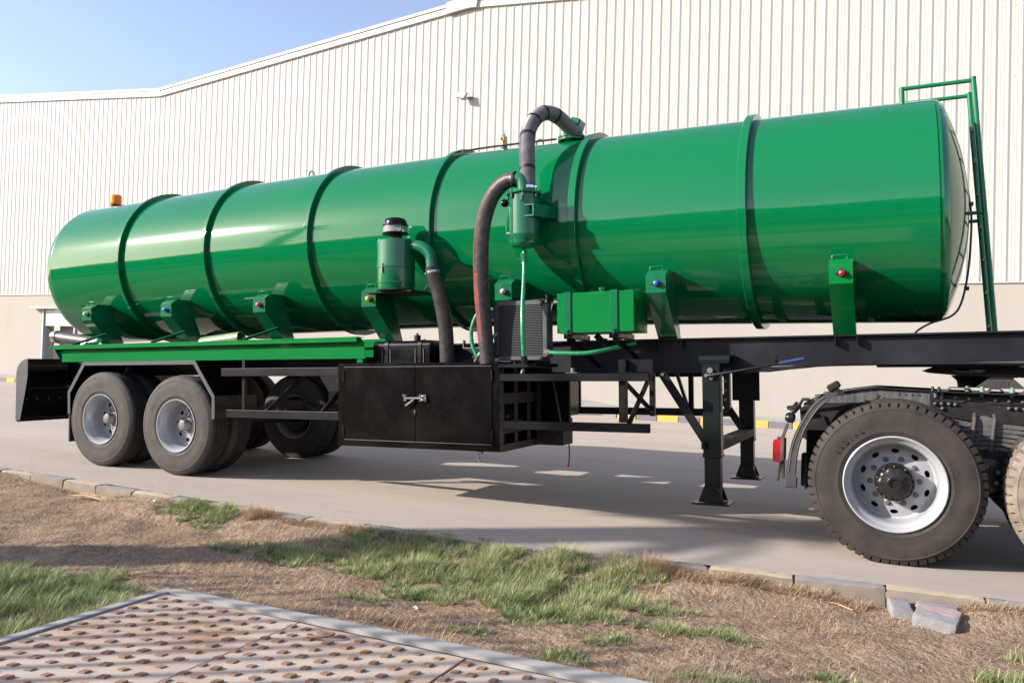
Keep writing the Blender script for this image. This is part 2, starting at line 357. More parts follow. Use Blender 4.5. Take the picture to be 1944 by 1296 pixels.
# near kerb: alternating painted stones
kerb = thing('kerb', 'long low roadside kerb of alternating faded yellow and grey stones along the dry verge', 'kerb', (0, 0, 0))
for k in range(-22, 12):
    x0, x1 = 5.9 + .5 * k, 5.9 + .5 * (k + 1); g = .0015 + random.random() * .003
    if x1 < -5: continue
    y0, y1 = kerb_y(x0), kerb_y(x1); dz = random.uniform(-.004, .006)
    c_ = Vector(((x0 + x1) / 2, (y0 + y1) / 2 - .055, -.055 + dz)); mm = rough(c_, (x1 - x0 - 2 * g, .12, .125), (14, 4, 4), .0042, 18, Matrix.Rotation(math.atan2(y1 - y0, x1 - x0), 3, 'Z'), .8)
    o = mm.build('kerb_stone', 'kerb_grey' if k % 2 == 0 else 'kerb_yellow', kerb)
    o.data.materials.append(MATS['mortar'])          # only the top and road side are painted
    for p_ in o.data.polygons:
        if p_.normal.y < -.6 or abs(p_.normal.x) > .7: p_.material_index = 1
mm = MB()
for x in np.arange(-5, 11.5, .5): mm.bar((x, kerb_y(x) - .05, -.068), (x + .5, kerb_y(x + .5) - .05, -.068), .10, .12, bev=.002)
mm.build('mortar_bed', 'mortar', kerb)
fk = thing('kerb', 'far kerb of bright yellow and dark grey blocks in front of the warehouse', 'kerb', (0, 11.2, 0))
for k in range(24):
    x0 = .45 + .46 * k
    yb = -.04 + (.55 if k == 0 else .12 if k == 1 else 0)
    ye = -.04 + (.12 if k == 0 else 0)
    MB().bar((x0 + .004, yb, .045), (x0 + .456, ye, .045), .14, .17, bev=.012).build('kerb_block', 'kerb_yellow_bright' if k % 2 else 'kerb_dark', fk)
fk2 = thing('kerb', 'far yellow and grey kerb at the left end of the road beside the warehouse door', 'kerb', (0, 10.9, 0))
for k in range(60):
    x0 = -26 + .46 * k
    if x0 > -.8: break
    MB().bar((x0 + .004, 0, .045), (x0 + .456, 0, .045), .14, .17, bev=.012).build('kerb_block', 'kerb_yellow_bright' if (k // 1) % 2 else 'kerb_dark', fk2)

# ------------------------------------------------------------ warehouse
wh = thing('warehouse', 'long cream warehouse clad in vertical ribbed sheets above a plastered base wall', 'warehouse', (0, 12.7, 0))
def roof_z(x):   # underside of the coping: gables with valley at -15.5 and ridge at -3.95
    p = 23.1; t = ((x + 3.95 + p / 2) % p) - p / 2
    return 10.52 - abs(t) * 0.0885
pitch = .2295; xk = -28.0 + .06; nP = 0
prof = [(0, 0), (.010, -.018), (.030, -.018), (.070, 0), (.104, 0), (.108, -.0025), (.116, -.0025), (.122, 0), (.160, 0), (.166, -.0025), (.180, -.0025), (.186, 0), (pitch - .001, 0)]
while xk < 9.6:
    m = MB(); n = len(prof)
    for (dx, dy) in prof: m.v.append((dx, dy, 3.05))
    for (dx, dy) in prof: m.v.append((dx, dy, roof_z(xk + dx) + .06))
    m.f += [(i, i + 1, n + i + 1, n + i) for i in range(n - 1)]
    for zz in (4.35, 5.75, 7.15, 8.55, 9.3):
        if xk > -14: m.box((.136, -.003, zz), (.016, .010, .016), .003)
    m.build('wall_panel', 'cladding', wh, loc=(xk, 0, 0), smooth=False); xk += pitch; nP += 1
m = MB(); m.span(-60, -20.98, .03, .4, -.1, 3.03, .002); m.span(-20.98, -19.3, .03, .4, 2.52, 3.03, .002); m.span(-19.3, 30, .03, .4, -.1, 3.03, .002)
m.build('base_wall', 'plinth', wh)
MB().span(-60, 30, -.012, .03, 3.028, 3.048, .002).build('drip_flashing', 'fascia', wh)
MB().span(-60, 30, .10, .5, 3.05, 9.2, .002).build('inner_wall', 'plinth', wh)
for nm, dz0, dz1, y0, y1 in (('coping', .17, .25, -.10, .35), ('fascia_board', 0.0, .165, -.07, .3)):
    m = MB()
    for xa, xb in ((-38.6, -27.05), (-27.05, -15.5), (-15.5, -3.95), (-3.95, 7.6), (7.6, 19.15)):
        za, zb = roof_z(xa), roof_z(xb)
        m.prism([(xa, za + dz0), (xb, zb + dz0), (xb, zb + dz1), (xa, za + dz1)], (0, y0, 0), X, Z, Y, y1 - y0)
    m.build(nm, 'fascia', wh, smooth=False)
m = MB(); zc_ = roof_z(-3.95)
m.prism([(-4.62, zc_ - .02 - .058), (-3.95, zc_ - .02), (-3.72, zc_ - .035), (-3.66, zc_ + .27), (-3.95, zc_ + .285), (-4.62, zc_ + .225)], (0, -.13, 0), X, Z, Y, .06)
m.build('ridge_cap', 'fascia', wh, smooth=False)
# side door opening with half-raised shutter
m = MB().span(-21.06, -20.96, -.03, .1, .1, 2.5); m.build('door_jamb', 'door_frame', wh)
MB().span(-19.34, -19.26, -.03, .1, .1, 2.5).build('door_jamb', 'door_frame', wh)
MB().span(-21.5, -19.0, -.22, .05, 2.52, 2.60).build('door_canopy', 'trim_brown', wh)
m = MB()
for k in range(8): m.span(-20.95, -19.35, .02, .06, 2.0 + k * .062, 2.055 + k * .062, .006)
m.build('roller_shutter', 'shutter_white', wh)
MB().span(-20.95, -19.35, .02, .10, 1.93, 1.99).build('shutter_rail', 'shutter_white', wh)
MB().span(-20.95, -19.35, .6, .7, .1, 2.5).build('door_leaf', 'plinth', wh)
# fixing screws rows are relief on far sheets: left to geometry of the ribs
fl = thing('floodlight', 'small square floodlight on a bracket high on the ribbed warehouse wall', 'floodlight', (-3.95, 12.55, 8.15))
m = MB(); Mr = Matrix.Rotation(R(14), 3, 'Y') @ Matrix.Rotation(R(-28), 3, 'X')
m.box((-.08, -.05, 0), (.27, .07, .21), .012, Mr); m.build('housing', 'plinth', fl)
MB().box((-.08, -.092, -.012), (.23, .012, .17), .003, Mr).build('lens', 'shutter_white', fl)
MB().bar((.02, .0, -.06), (.16, .14, -.04), .04, .02).bar((-.12, .0, -.10), (.14, .14, -.06), .03, .02).build('bracket', 'edge_steel', fl)

# ------------------------------------------------------------ wheels
def tyre_mesh(Ro, ri, w, n, lugs=0):
    hs = Ro - ri
    side = [(.014, ri - .004), (.004, ri + .012), (.0, ri + .10 * hs), (-.006, ri + .16 * hs), (-.004, ri + .19 * hs), (-.012, ri + .42 * hs), (-.010, ri + .62 * hs), (-.002, ri + .76 * hs), (-.004, ri + .78 * hs), (.010, ri + .90 * hs), (.020, ri + .955 * hs)]
    sh = [(.027, Ro - .008), (.034, Ro)]
    if lugs:
        side = side[:9] + [(-.002, ri + .80 * hs), (.004, ri + .826 * hs)]; sh = [(.006, ri + .832 * hs), (.026, Ro - .004), (.040, Ro + .002)]
    tread = []
    if lugs:
        tread = [(.084, Ro + .003), (.092, Ro - .015), (.104, Ro - .015), (.108, Ro + .004), (w / 2 - .008, Ro + .005), (w / 2 - .004, Ro - .012)]
        tread += [(w - a, b) for a, b in tread[::-1]]
    else:
        g = .008; cs = np.linspace(.05, w - .05, 5)
        for c_ in cs:
            zz = Ro + .004 * (1 - ((c_ - w / 2) / (w / 2)) ** 2)
            tread += [(c_ - g / 2 - .001, zz), (c_ - g / 2, Ro - .012), (c_ + g / 2, Ro - .012), (c_ + g / 2 + .001, zz)]
    prof = side + sh + tread + [(w - a, b) for a, b in sh[::-1]] + [(w - a, b) for a, b in side[::-1]]
    return prof
def lug_rf(nsub, prof, w, Ro):
    def f(i, k, r):
        h, rr = prof[i]; q = k % nsub
        edge = h < .09 or h > w - .09
        if edge and r > Ro - .045:
            if q >= nsub - 2 and r > Ro - .02: return Ro - .026
        elif r > Ro - .001 and ((k + 3) % nsub) >= nsub - 1: return r - .013
        return r
    return f
def trailer_wheel():
    """origin at hub axis on the outer rim plane, axis +Y inwards"""
    w = .235; Ro = .496; ri = .262
    e = bpy.data.objects.new('wheel', None); COL.objects.link(e)
    pr = tyre_mesh(Ro, ri, w, 0)
    k0 = 12
    m = MB().lathe(pr[:k0], (0, 0, 0), Y, 96); m.lathe(pr[-k0:], (0, 0, 0), Y, 96); m.build('tyre', 'rubber_trailer', e)
    MB().lathe(pr[k0 - 1:-k0 + 1], (0, 0, 0), Y, 96).build('tread', 'rubber_tread', e)
    rim = [(.012, .255), (.002, .2655), (-.006, .2645), (-.006, .258), (.006, .250), (.018, .241), (.030, .237), (.05, .234), (.075, .224), (.10, .221), (.150, .220), (.175, .214), (.182, .200)]
    MB().lathe(rim, (0, 0, 0), Y, 72).build('rim', 'rim_silver', e)
    back = [(.176, .21), (.2, .225), (.228, .262)]
    MB().lathe(back, (0, 0, 0), Y, 48).build('rim_barrel', 'rim_silver', e)
    disc = disc_with_holes(.205, .05, 8, .152, .026, .022, .172, .012, dish=.014); put(disc, 'disc', 'rim_white', e)
    m = MB().lathe([(.19, .085), (.150, .083), (.140, .075), (.140, .058), (.085, .056), (.075, .050), (.070, .035), (.070, 0.001)], (0, 0, 0), Y, 28)
    m.build('hub', 'dirty_metal', e)
    m = MB()
    for k in range(8):
        t = 2 * math.pi * (k + .5) / 8; p = Vector((math.cos(t) * .040, .068, math.sin(t) * .040)); m.cyl(p, p + Y * .014, .006, n=6)
    for k in range(10):
        t = 2 * math.pi * (k + .5) / 10; p = Vector((math.cos(t) * .105, .155, math.sin(t) * .105)); m.cyl(p, p + Y * .03, .011, n=6)
    m.pieces('nut', 'dirty_metal', e)
    return e
def disc_with_holes(ro, ri, nh, rh, hw, hh, y, th, dish=0.0):
    """annular plate with real holes: polar grid with cells removed and hole edges walled"""
    sub = 12; n = nh * sub; rad = [ri, rh - hh * 1.5, rh - hh, rh - hh * .6, rh, rh + hh * .6, rh + hh, rh + hh * 1.5, ro]
    m = MB(); ang = hw / rh
    def pt(i, j, yy):
        t = 2 * math.pi * (j / n); r = rad[i]
        cell = (j % sub) - sub / 2; tc = 2 * math.pi * ((j // sub) * sub + sub / 2) / n
        return r, t, tc, cell
    # build by elliptical holes: remap angular lines near holes
    P = {}
    K = 16
    # simple approach: each sector = polygon ring between outer sector boundary and ellipse
    for s_ in range(nh):
        t0 = 2 * math.pi * s_ / nh; t1 = 2 * math.pi * (s_ + 1) / nh; tc = (t0 + t1) / 2
        outer = []
        for q in range(K):  # 16 boundary points: 4 per side of the (t, r) rectangle
            a = q / K * 4; sd_ = int(a); f = a - sd_
            if sd_ == 0: t, r = t1, ri + (ro - ri) * f
            elif sd_ == 1: t, r = t1 + (t0 - t1) * f, ro
            elif sd_ == 2: t, r = t0, ro + (ri - ro) * f
            else: t, r = t0 + (t1 - t0) * f, ri
            outer.append((t, r))
        inner = []
        for (t, r) in outer:
            a = math.atan2((r - rh), (t - tc) * rh); inner.append((tc + math.cos(a) * ang, rh + math.sin(a) * hh))
        yy = lambda r: y - dish * math.cos((r - ri) / (ro - ri) * math.pi * .5)
        C = lambda t, r, h: (r * math.cos(t), h, r * math.sin(t))
        o = len(m.v)
        m.v += [C(t, r, yy(r)) for t, r in outer] + [C(t, r, yy(r)) for t, r in inner] + [C(t, r, yy(r) + th) for t, r in inner]
        for q in range(K):
            w_ = (q + 1) % K; m.f += [(o + q, o + w_, o + K + w_, o + K + q), (o + K + q, o + K + w_, o + 2 * K + w_, o + 2 * K + q)]
    return m
def put(m, name, mt, parent): return m.build(name, mt, parent)
def truck_wheel():
    w = .27; Ro = .532; ri = .306
    e = bpy.data.objects.new('wheel', None); COL.objects.link(e)
    pr = tyre_mesh(Ro, ri, w, 0, lugs=1); nl = 58; ns = 9; rf_all = lug_rf(ns, pr, w, Ro)
    k0 = 11
    m = MB(); m.lathe(pr[:k0], (0, 0, 0), Y, 116); m.lathe(pr[-k0:], (0, 0, 0), Y, 116); m.build('tyre', 'rubber_truck', e)
    sub = pr[k0 - 1:-k0 + 1]; rf = lug_rf(ns, sub, w, Ro)
    MB().lathe(sub, (0, 0, 0), Y, nl * ns, rf=rf).build('tread', 'rubber_truck', e, smooth=False)
    rim = [(.014, .300), (.004, .312), (-.008, .312), (-.012, .305), (-.004, .296), (.008, .290), (.018, .284), (.028, .272), (.040, .262), (.060, .257), (.085, .256), (.150, .254), (.182, .248), (.190, .236)]
    MB().lathe(rim, (0, 0, 0), Y, 96).build('rim', 'rim_white', e)
    put(disc_with_holes(.240, .09, 10, .203, .025, .0155, .190, .012, dish=.032), 'disc', 'rim_white', e)
    m = MB().lathe([(.175, .124), (.085, .122), (.076, .120), (.072, .117), (.072, .108)], (0, 0, 0), Y, 48)
    m.build('hub_flange', 'hub_black', e)
    m = MB(); sc = lambda i, k, r: r * (1 + (.035 * math.cos(10 * 2 * math.pi * k / 120) if i < 4 else 0))
    m.lathe([(.072, .104), (.040, .102), (.032, .094), (.026, .080), (.024, .045), (.022, .042), (.018, .040), (.018, .030), (.030, .028), (.030, .001)], (0, 0, 0), Y, 120, rf=sc)
    m.build('hub_cap', 'hub_black', e)
    for k in range(10):
        t = 2 * math.pi * (k + .1) / 10; p = Vector((math.cos(t) * .150, .164, math.sin(t) * .150))
        MB().cyl(p + Y * .012, p - Y * .002, .020, .019, n=18, bev=.002).cyl(p - Y * .002, p - Y * .012, .011, n=8, bev=.002).build('wheel_nut', 'dirty_metal', e)
    for k in range(10):
        t = 2 * math.pi * (k + .55) / 10; p = Vector((math.cos(t) * .108, .070, math.sin(t) * .108))
        MB().cyl(p, p - Y * .012, .007, n=6, bev=.001).build('hub_bolt', 'dirty_metal', e)
    # raised word on the sidewall
    m = MB()
    txt = 'RADIAL'
    for k, ch in enumerate(txt):
        cu_ = bpy.data.curves.new('t', 'FONT'); cu_.body = ch; cu_.size = .042; cu_.extrude = .0015; cu_.align_x = 'CENTER'
        to = bpy.data.objects.new('t', cu_); me = to.to_mesh()
        t = R(152) - k * .105; rr = .375; rot = t - math.pi / 2
        for p in me.polygons:
            o = len(m.v)
            for vi in p.vertices:
                v = me.vertices[vi].co; xx = v.x * math.cos(rot) - v.y * math.sin(rot) + math.cos(t) * rr; zz = v.x * math.sin(rot) + v.y * math.cos(rot) + math.sin(t) * rr
                m.v.append((xx, -.0125 - v.z, zz))
            m.f.append(tuple(range(o, len(m.v))))
        to.to_mesh_clear(); bpy.data.objects.remove(to)
    m.build('raised_lettering', 'rubber_truck', e, smooth=False)
    return e

# ------------------------------------------------------------ semi-trailer (pitched 2.2 degrees up to the coupling)
TP = .0385
tr = thing('tank_trailer', 'glossy green cylindrical vacuum tank trailer on a black chassis, coupled to a truck', 'tank trailer', (0, 0, 0), rot=(0, -TP, 0))
YC = 1.14; RT = .845
def zc(x): return float(np.interp(x, [-2.8, -1.4, 0, 1.4, 2.6, 4, 5.3, 6.85], [2.250, 2.268, 2.290, 2.301, 2.303, 2.280, 2.252, 2.218]))
NS = 128
def ringpts(x, r, z=None): 
    z = zc(x) if z is None else z
    return [Vector((x, YC + r * math.cos(t), z + r * math.sin(t))) for t in (2 * math.pi * k / NS for k in range(NS))]
XR, XF = -2.42, 6.80
m = MB(); rings = []
for t in np.linspace(0.02, math.pi / 2, 22): rings.append(ringpts(XR - .36 * math.cos(t), RT * math.sin(t) ** .92, zc(XR)))
for x in np.linspace(XR, XF - .03, 70)[1:]: rings.append(ringpts(x, RT))
m.ring_loft(rings); m.build('tank_shell', 'tank_green', tr)
m = MB(); rings = [ringpts(XF - .029, RT - .001), ringpts(XF - .027, RT - .007), ringpts(XF - .004, RT - .010), ringpts(XF + .008, RT - .022)]
for t in np.linspace(.04, 1.0, 22):
    r = RT * (1 - t) ; rings.append(ringpts(XF + .008 + .19 * (1 - (r / RT) ** 2) ** .9, max(r, .002) - .006 * (r / RT) if r > .01 else .002, zc(XF)))
m.ring_loft(rings); m.build('tank_end', 'tank_green', tr)
RINGX = [-1.236, .045, 1.39, 2.756, 4.122, 5.470]
for rx in RINGX:
    w_ = .05 if rx < 4 else .065
    rings = [ringpts(rx - w_ / 2, RT - .01), ringpts(rx - w_ / 2, RT + .040), ringpts(rx - w_ / 2 + .004, RT + .044), ringpts(rx + w_ / 2 - .004, RT + .044), ringpts(rx + w_ / 2, RT + .040), ringpts(rx + w_ / 2, RT - .01)]
    MB().ring_loft(rings, False, False).build('stiffening_ring', 'tank_green', tr)
for wx in (-2.42,):
    MB().ring_loft([ringpts(wx - .006, RT - .001), ringpts(wx - .003, RT + .0018), ringpts(wx + .003, RT + .0018), ringpts(wx + .006, RT - .001)], False, False).build('weld_seam', 'tank_green', tr)

# saddle brackets with marker lamps
LENS = ['lens_white', 'lens_blue', 'lens_pink', 'lens_yellow', 'lens_white', 'lens_blue', 'lens_red']
LWORD = ['white', 'blue', 'pink', 'amber', 'white', 'blue', 'red']
for k, bx in enumerate([-1.648, -.409, .866, 2.167, 3.531, 4.832, 6.145]):
    b = bpy.data.objects.new('support_bracket', None); COL.objects.link(b); b.parent = tr; b['label'] = 'green folded support bracket with %s marker lamp' % LWORD[k]
    hw = .078
    prof = [(.46, 1.80), (.275, 1.797), (.200, 1.752), (.200, 1.617), (.545, 1.277), (.66, 1.277), (.60, 1.42), (.52, 1.60)]
    m = MB().prism(prof, (bx - hw, 0, 0), Y, Z, X, 2 * hw); m.build('folded_plate', 'fitting_green' if k < 6 else 'tray_green', b, smooth=False)
    m = MB(); q = Vector((bx - .008, .262, 1.797))
    m.tube([q + Vector((-.048, 0, 0)), q + Vector((-.050, 0, .022)), q + Vector((-.046, 0, .028)), q + Vector((.046, 0, .030)), q + Vector((.050, 0, .024)), q + Vector((.048, 0, 0))], .0045, 8)
    m.build('lifting_lug', 'fitting_green', b)
    m = MB(); p = Vector((bx + .008, .2, 1.688))
    m.cyl(p, p - Y * .006, .030, n=20, bev=.001).box(p - Y * .003, (.085, .008, .022), .002); m.build('lamp_base', 'lamp_body', b)
    m = MB().lathe([(0, .023), (.018, .022), (.030, .019), (.036, .012), (.038, .001)], p - Y * .006, -Y, 20); m.build('marker_lamp', LENS[k], b)

# chassis beams and cross members
def ibeam(y0, s=1):
    w = .0125; fl_ = .13
    top = [(-2.45, 1.275), (7.9, 1.275)]
    m = MB()
    m.span(-2.45, 7.9, y0 - fl_ / 2 + .02, y0 + fl_ / 2 + .02, 1.262, 1.276, .002)
    # web following the stepped lower line
    low = [(-2.45, 1.01), (5.45, 1.012), (5.62, 1.032), (5.86, 1.055), (6.25, 1.068), (7.9, 1.052)]
    poly = [(7.9, 1.264), (-2.45, 1.264)] + low
    m.prism(poly, (0, y0, 0), X, Z, Y, w)
    m.build('chassis_beam', 'chassis_blue_black', tr, smooth=False)
    m = MB()
    for (xa, za), (xb, zb) in zip(low[:-1], low[1:]): m.bar((xa, y0 + .02, za - .004), (xb + .002, y0 + .02, zb - .004), .13, .014, bev=.002)
    m.build('lower_flange', 'chassis_blue_black', tr)
    if s: 
        m = MB().bar((5.62, y0 - .004, 1.046), (7.9, y0 - .004, 1.070), .010, .010); m.build('weld_bead', 'edge_steel', tr)
ibeam(.57); ibeam(1.66, 0)
for x in (-2.2, -1.7, -.6, .5, 1.3, 2.2, 3.0, 3.9, 4.6, 5.6, 6.3, 7.0):
    MB().span(x - .03, x + .03, .58, 1.66, 1.06, 1.22).pieces('cross_member', 'frame_black', tr)
MB().span(6.35, 7.9, .58, 1.70, 1.035, 1.052).build('coupler_plate', 'chassis_blue_black', tr)
for x in (5.94, 6.30, 6.08, 6.23, 4.73, 4.95): 
    if x in (5.94, 6.30): continue
    MB().span(x - .005, x + .005, .505, .565, 1.20, 1.262, .001).build('gusset_plate', 'frame_black', tr)

# hose tray along the rear side
m = MB()
m.span(-1.925, 2.19, -.012, -.006, 1.292, 1.336, .001)       # lip face
m.span(-1.925, 2.19, -.006, .10, 1.330, 1.336, .001)
m.build('tray_lip', 'tray_green', tr)
m = MB(); m.prism([(-1.90, 1.332), (-1.83, 1.155), (2.246, 1.144), (2.225, 1.285), (2.19, 1.332)], (0, .045, 0), X, Z, Y, .006); m.build('tray_side', 'tray_green', tr, smooth=False)
m = MB(); m.span(-1.83, 2.24, .05, .42, 1.150, 1.158, .001); m.span(-1.90, 2.2, .42, .428, 1.150, 1.330, .001); m.build('tray_floor', 'tray_green', tr)
MB().add([(-1.91, -.01, 1.333), (-1.91, .42, 1.333), (-1.83, .42, 1.152), (-1.83, .046, 1.152), (-1.86, .02, 1.22)], [(0, 1, 2, 3, 4)]).build('tray_end', 'tray_green', tr, smooth=False)
for xa, xb in ((-1.645, -1.33), (-.421, -.13), (.832, 1.105)):
    MB().bar((xa, .03, 1.34), (xb, .21, 1.455), .012, .034, up=(0, -1, .5)).build('tray_strut', 'fitting_green', tr)
MB().span(2.0, 2.26, .30, .306, 1.25, 1.297, .001).span(2.0, 2.26, .30, .40, 1.291, 1.297, .001).span(2.03, 2.26, .33, .336, 1.10, 1.25, .001).build('short_channel', 'tray_green', tr)
MB().span(2.145, 2.215, .05, .12, 1.10, 1.15, .006).build('tray_foot', 'fitting_green', tr)
# hose end and suction pipe in the tray
m = MB(); pA, pB = Vector((-2.30, .30, 1.455)), Vector((-1.60, .26, 1.375)); m.cyl(pA, pB, .062, n=28, bev=.004); m.build('suction_pipe', 'hose_black', tr)
MATS['pipe_green'] = mat('pipe_green', (0.12, 0.22, 0.10), 0.25, col2=(0.25, 0.27, 0.13), vscale=6, coat=0.4)
tr.children[-1].data.materials[0] = MATS['pipe_green']
d = (pB - pA).normalized()
m = MB().lathe([(-.02, .058), (-.02, .072), (.03, .074), (.045, .066)], pA, d, 24); m.tube([pA + d * .05 + Vector((math.cos(t) * 0, math.sin(t) * .07, math.cos(t) * .07)) for t in np.linspace(0, 6.28, 20)], .006, 6); m.build('pipe_coupling', 'chrome', tr)
m = MB().bar(pA + Vector((-.02, -.01, .03)), pA + Vector((-.13, -.03, .125)), .03, .014, bev=.006).bar(pA + Vector((-.02, -.01, -.03)), pA + Vector((-.045, -.03, -.15)), .045, .016, bev=.008); m.build('coupling_lever', 'fitting_green', tr)
m = MB().tube(spline([(-1.62, .12, 1.348), (-1.50, .12, 1.37), (-1.42, .12, 1.372)], 10), .009, 8).cyl((-1.43, .12, 1.37), (-1.30, .10, 1.385), .026, .03, n=14, bev=.006).build('hose_nozzle', 'chrome', tr)
MB().tube([(-1.86, .25, 1.44), (-1.68, .23, 1.38)], .012, 8).build('pipe_pin', 'chrome', tr)
MB().cyl((-2.05, .62, 1.46), (-2.02, .3, 1.44), .035, n=14).cyl((-1.9, .62, 1.50), (-1.9, .35, 1.44), .03, n=14).build('outlet_pipe', 'fitting_green', tr)
m = MB().lathe([(0, .066), (.5, .066), (.5, .062), (0, .062)], (.02, .30, 1.33), (1, .05, .09), 26, cap0=False); m.build('stowed_hose_tube', 'pipe_green', tr, label='short open pipe lying in the green tray')

# wheels, fenders, rear bumper
wp = trailer_wheel(); wp.parent = tr
WX = [-.026, -1.140]; WZ = [.499 + .001, .499 + .044]
def tw(x, y, z, flip, rot):
    M_ = Matrix.Translation((x, y, z)) @ (Matrix.Rotation(math.pi, 4, 'Z') if flip else Matrix.Identity(4)) @ Matrix.Rotation(rot, 4, 'Y'); return M_
first = True
for x, z in zip(WX, WZ):
    for y, fl_ in ((0, False), (.545, True), (2.28, True), (1.735, False)):
        M_ = tw(x, y, z, fl_, random.random() * 6)
        if first: wp.matrix_basis = M_; first = False
        else: dup(wp, tr, M_)
    MB().cyl((x, .3, z), (x, 1.98, z), .06, n=16).build('axle', 'dusty_black', tr)
    for yy in (.42, 1.86): MB().cyl((x, yy - .1, z), (x, yy + .1, z), .19, n=28, bev=.01).build('brake_drum', 'dusty_black', tr)
    for yy in (.62, 1.62):
        m = MB()
        for q in range(6): m.bar((x - .42 + q * .035, yy, z + .10 + q * .018), (x + .42 - q * .035, yy, z + .10 + q * .018), .07, .014)
        m.build('leaf_spring', 'spring_steel', tr)
m = MB(); fo = [(-1.637, .592), (-1.645, .83), (-1.40, 1.150), (.244, 1.148), (.508, .80), (.510, .578)]
th = .036
fi = [(-1.600, .592), (-1.607, .815), (-1.378, 1.112), (.222, 1.110), (.470, .785), (.472, .578)]
m.prism(fo + fi[::-1], (0, -.014, 0), X, Z, Y, .008); m.build('fender_edge', 'bumper_grey', tr, smooth=False)
m = MB(); fi2 = [(a[0] * .75 + b[0] * .25, a[1] * .75 + b[1] * .25) for a, b in zip(fo, fi)]
m.prism(fo + fi2[::-1], (0, -.005, 0), X, Z, Y, .56); m.build('fender', 'black_paint', tr, smooth=False)
MB().span(-1.640, -1.618, -.002, .5, .29, .60, .002).build('mud_flap', 'dusty_black', tr)
MB().span(-1.72, -1.63, .3, .34, 1.1, 1.17).span(-1.655, -1.63, -.01, .02, .87, .90).build('fender_stay', 'black_paint', tr)
for yy in (2.28, ): 
    m = MB().prism(fo + fi2[::-1], (0, 1.72, 0), X, Z, Y, .56); m.build('fender', 'black_paint', tr, smooth=False)
bp = [(-2.345, 1.197)] + [(-2.345 - .20 * math.sin(t), 1.197 - .17 * (1 - math.cos(t))) for t in np.linspace(.3, math.pi / 2, 7)] + [(-2.548, .505), (-2.47, .505), (-2.39, .80), (-2.345, 1.00)]
m = MB().prism(bp, (0, -.004, 0), X, Z, Y, .006); m.build('bumper_cheek', 'bumper_grey', tr, smooth=False)
bq = [(a + .008, b - .006) for a, b in bp]
m = MB(); n_ = 9
outer = bp[:9]; inner = [(a + .02, b - .02) for a, b in outer]
m.prism(outer + inner[::-1], (0, .002, 0), X, Z, Y, 2.28); m.build('rear_bumper', 'black_paint', tr, smooth=False)
MB().span(-2.42, -2.38, .03, 2.25, .86, .91).span(-2.5, -2.47, .03, 2.25, .52, .56).span(-2.44, -2.34, .55, .62, .95, 1.26).pieces('bumper_stiffener', 'black_paint', tr)
m = MB()
for yy in (.10, .22, .36, .5): m.cyl((-2.515, yy, .74), (-2.50, yy, .74), .008, n=8)
m.pieces('bumper_bolt', 'edge_steel', tr)

# side rails and posts
for (x0, x1, z0, z1, nm) in ((.58, 1.985, .990, 1.062, 'side_rail'), (.652, 1.985, .594, .664, 'side_rail'), (3.592, 4.825, .943, 1.005, 'side_rail'), (3.589, 4.824, .560, .628, 'side_rail')):
    m = MB().span(x0, x1, 0, .004, z0, z1, .001).span(x0, x1, 0, .04, z1 - .004, z1, .001).span(x0, x1, 0, .04, z0, z0 + .004, .001).span(x0, x1, .036, .04, z0, z1, .001); m.build(nm, 'frame_black', tr)
    if x0 < 1: MB().span(x0, x1, -.003, .010, z1, z1 + .004, .001).build('rail_edge', 'edge_steel', tr)
MB().span(.803, .843, .042, .08, .60, 1.145).build('rail_post', 'frame_black', tr)
for xa, xb in ((.95, 1.25), (1.62, 1.85)): MB().bar((xa, .2, .62), (xb, .5, 1.05), .03, .05).build('rail_brace', 'frame_black', tr)
MB().span(4.578, 4.635, .042, .10, .63, 1.108).build('rail_post', 'frame_black', tr)
MB().span(4.58, 4.61, .05, .3, 1.0, 1.108).span(4.58, 4.83, .10, .108, 1.012, 1.108).build('rail_hanger', 'frame_black', tr)
MB().bar((4.72, .45, 1.0), (4.63, .10, .60), .03, .03).build('rail_brace', 'frame_black', tr)
MB().bar((4.56, .12, .98), (4.70, .45, .72), .03, .03).build('rail_brace', 'frame_black', tr)
MB().span(4.70, 4.74, .45, .50, .66, 1.02).build('rail_post', 'frame_black', tr)
MB().span(.6, 5.0, 2.24, 2.28, .565, .640).build('far_side_rail', 'frame_black', tr)
MB().span(.6, 5.0, 2.24, 2.28, .955, 1.02).build('far_side_rail', 'frame_black', tr)
for x in (1.2, 2.4, 3.4, 4.6): MB().span(x, x + .05, 2.2, 2.24, .58, 1.02).bar((x, 1.72, 1.02), (x, 2.22, .62), .03, .03).build('far_rail_post', 'frame_black', tr)

# tool box with double doors
m = MB(); x0, x1, z0, z1, D = 1.985, 3.592, .374, 1.101, .74
m.span(x0, x1, -.004, .05, 1.072, z1, .004); m.span(x0, x1, -.004, .05, z0, .428, .004)
m.span(x0, x0 + .068, -.003, .05, .428, 1.072, .004); m.span(x1 - .062, x1, -.003, .05, .428, 1.072, .004)
m.pieces('box_frame', 'door_black', tr)
for xa, xb, lab in ((2.056, 2.795, 0), (2.800, 3.527, 1)):
    dd = bpy.data.objects.new('box_door', None); COL.objects.link(dd); dd.parent = tr
    MB().span(xa, xb, -.010, .0, .432, 1.068, .002).build('door_panel', 'door_black', dd)
    MB().span(xa, xb, -.012, .002, 1.066, 1.0705, .001).span(xa, xb, -.012, .002, .4285, .4330, .001).pieces('door_edge', 'edge_steel', dd)
    hx = 2.052 if lab == 0 else 3.531
    m = MB()
    for zz in (.50, .99): m.cyl((hx, -.012, zz - .045), (hx, -.012, zz + .045), .008, n=8)
    m.pieces('hinge', 'frame_black', dd)
la = bpy.data.objects.new('latch', None); COL.objects.link(la); la.parent = tr
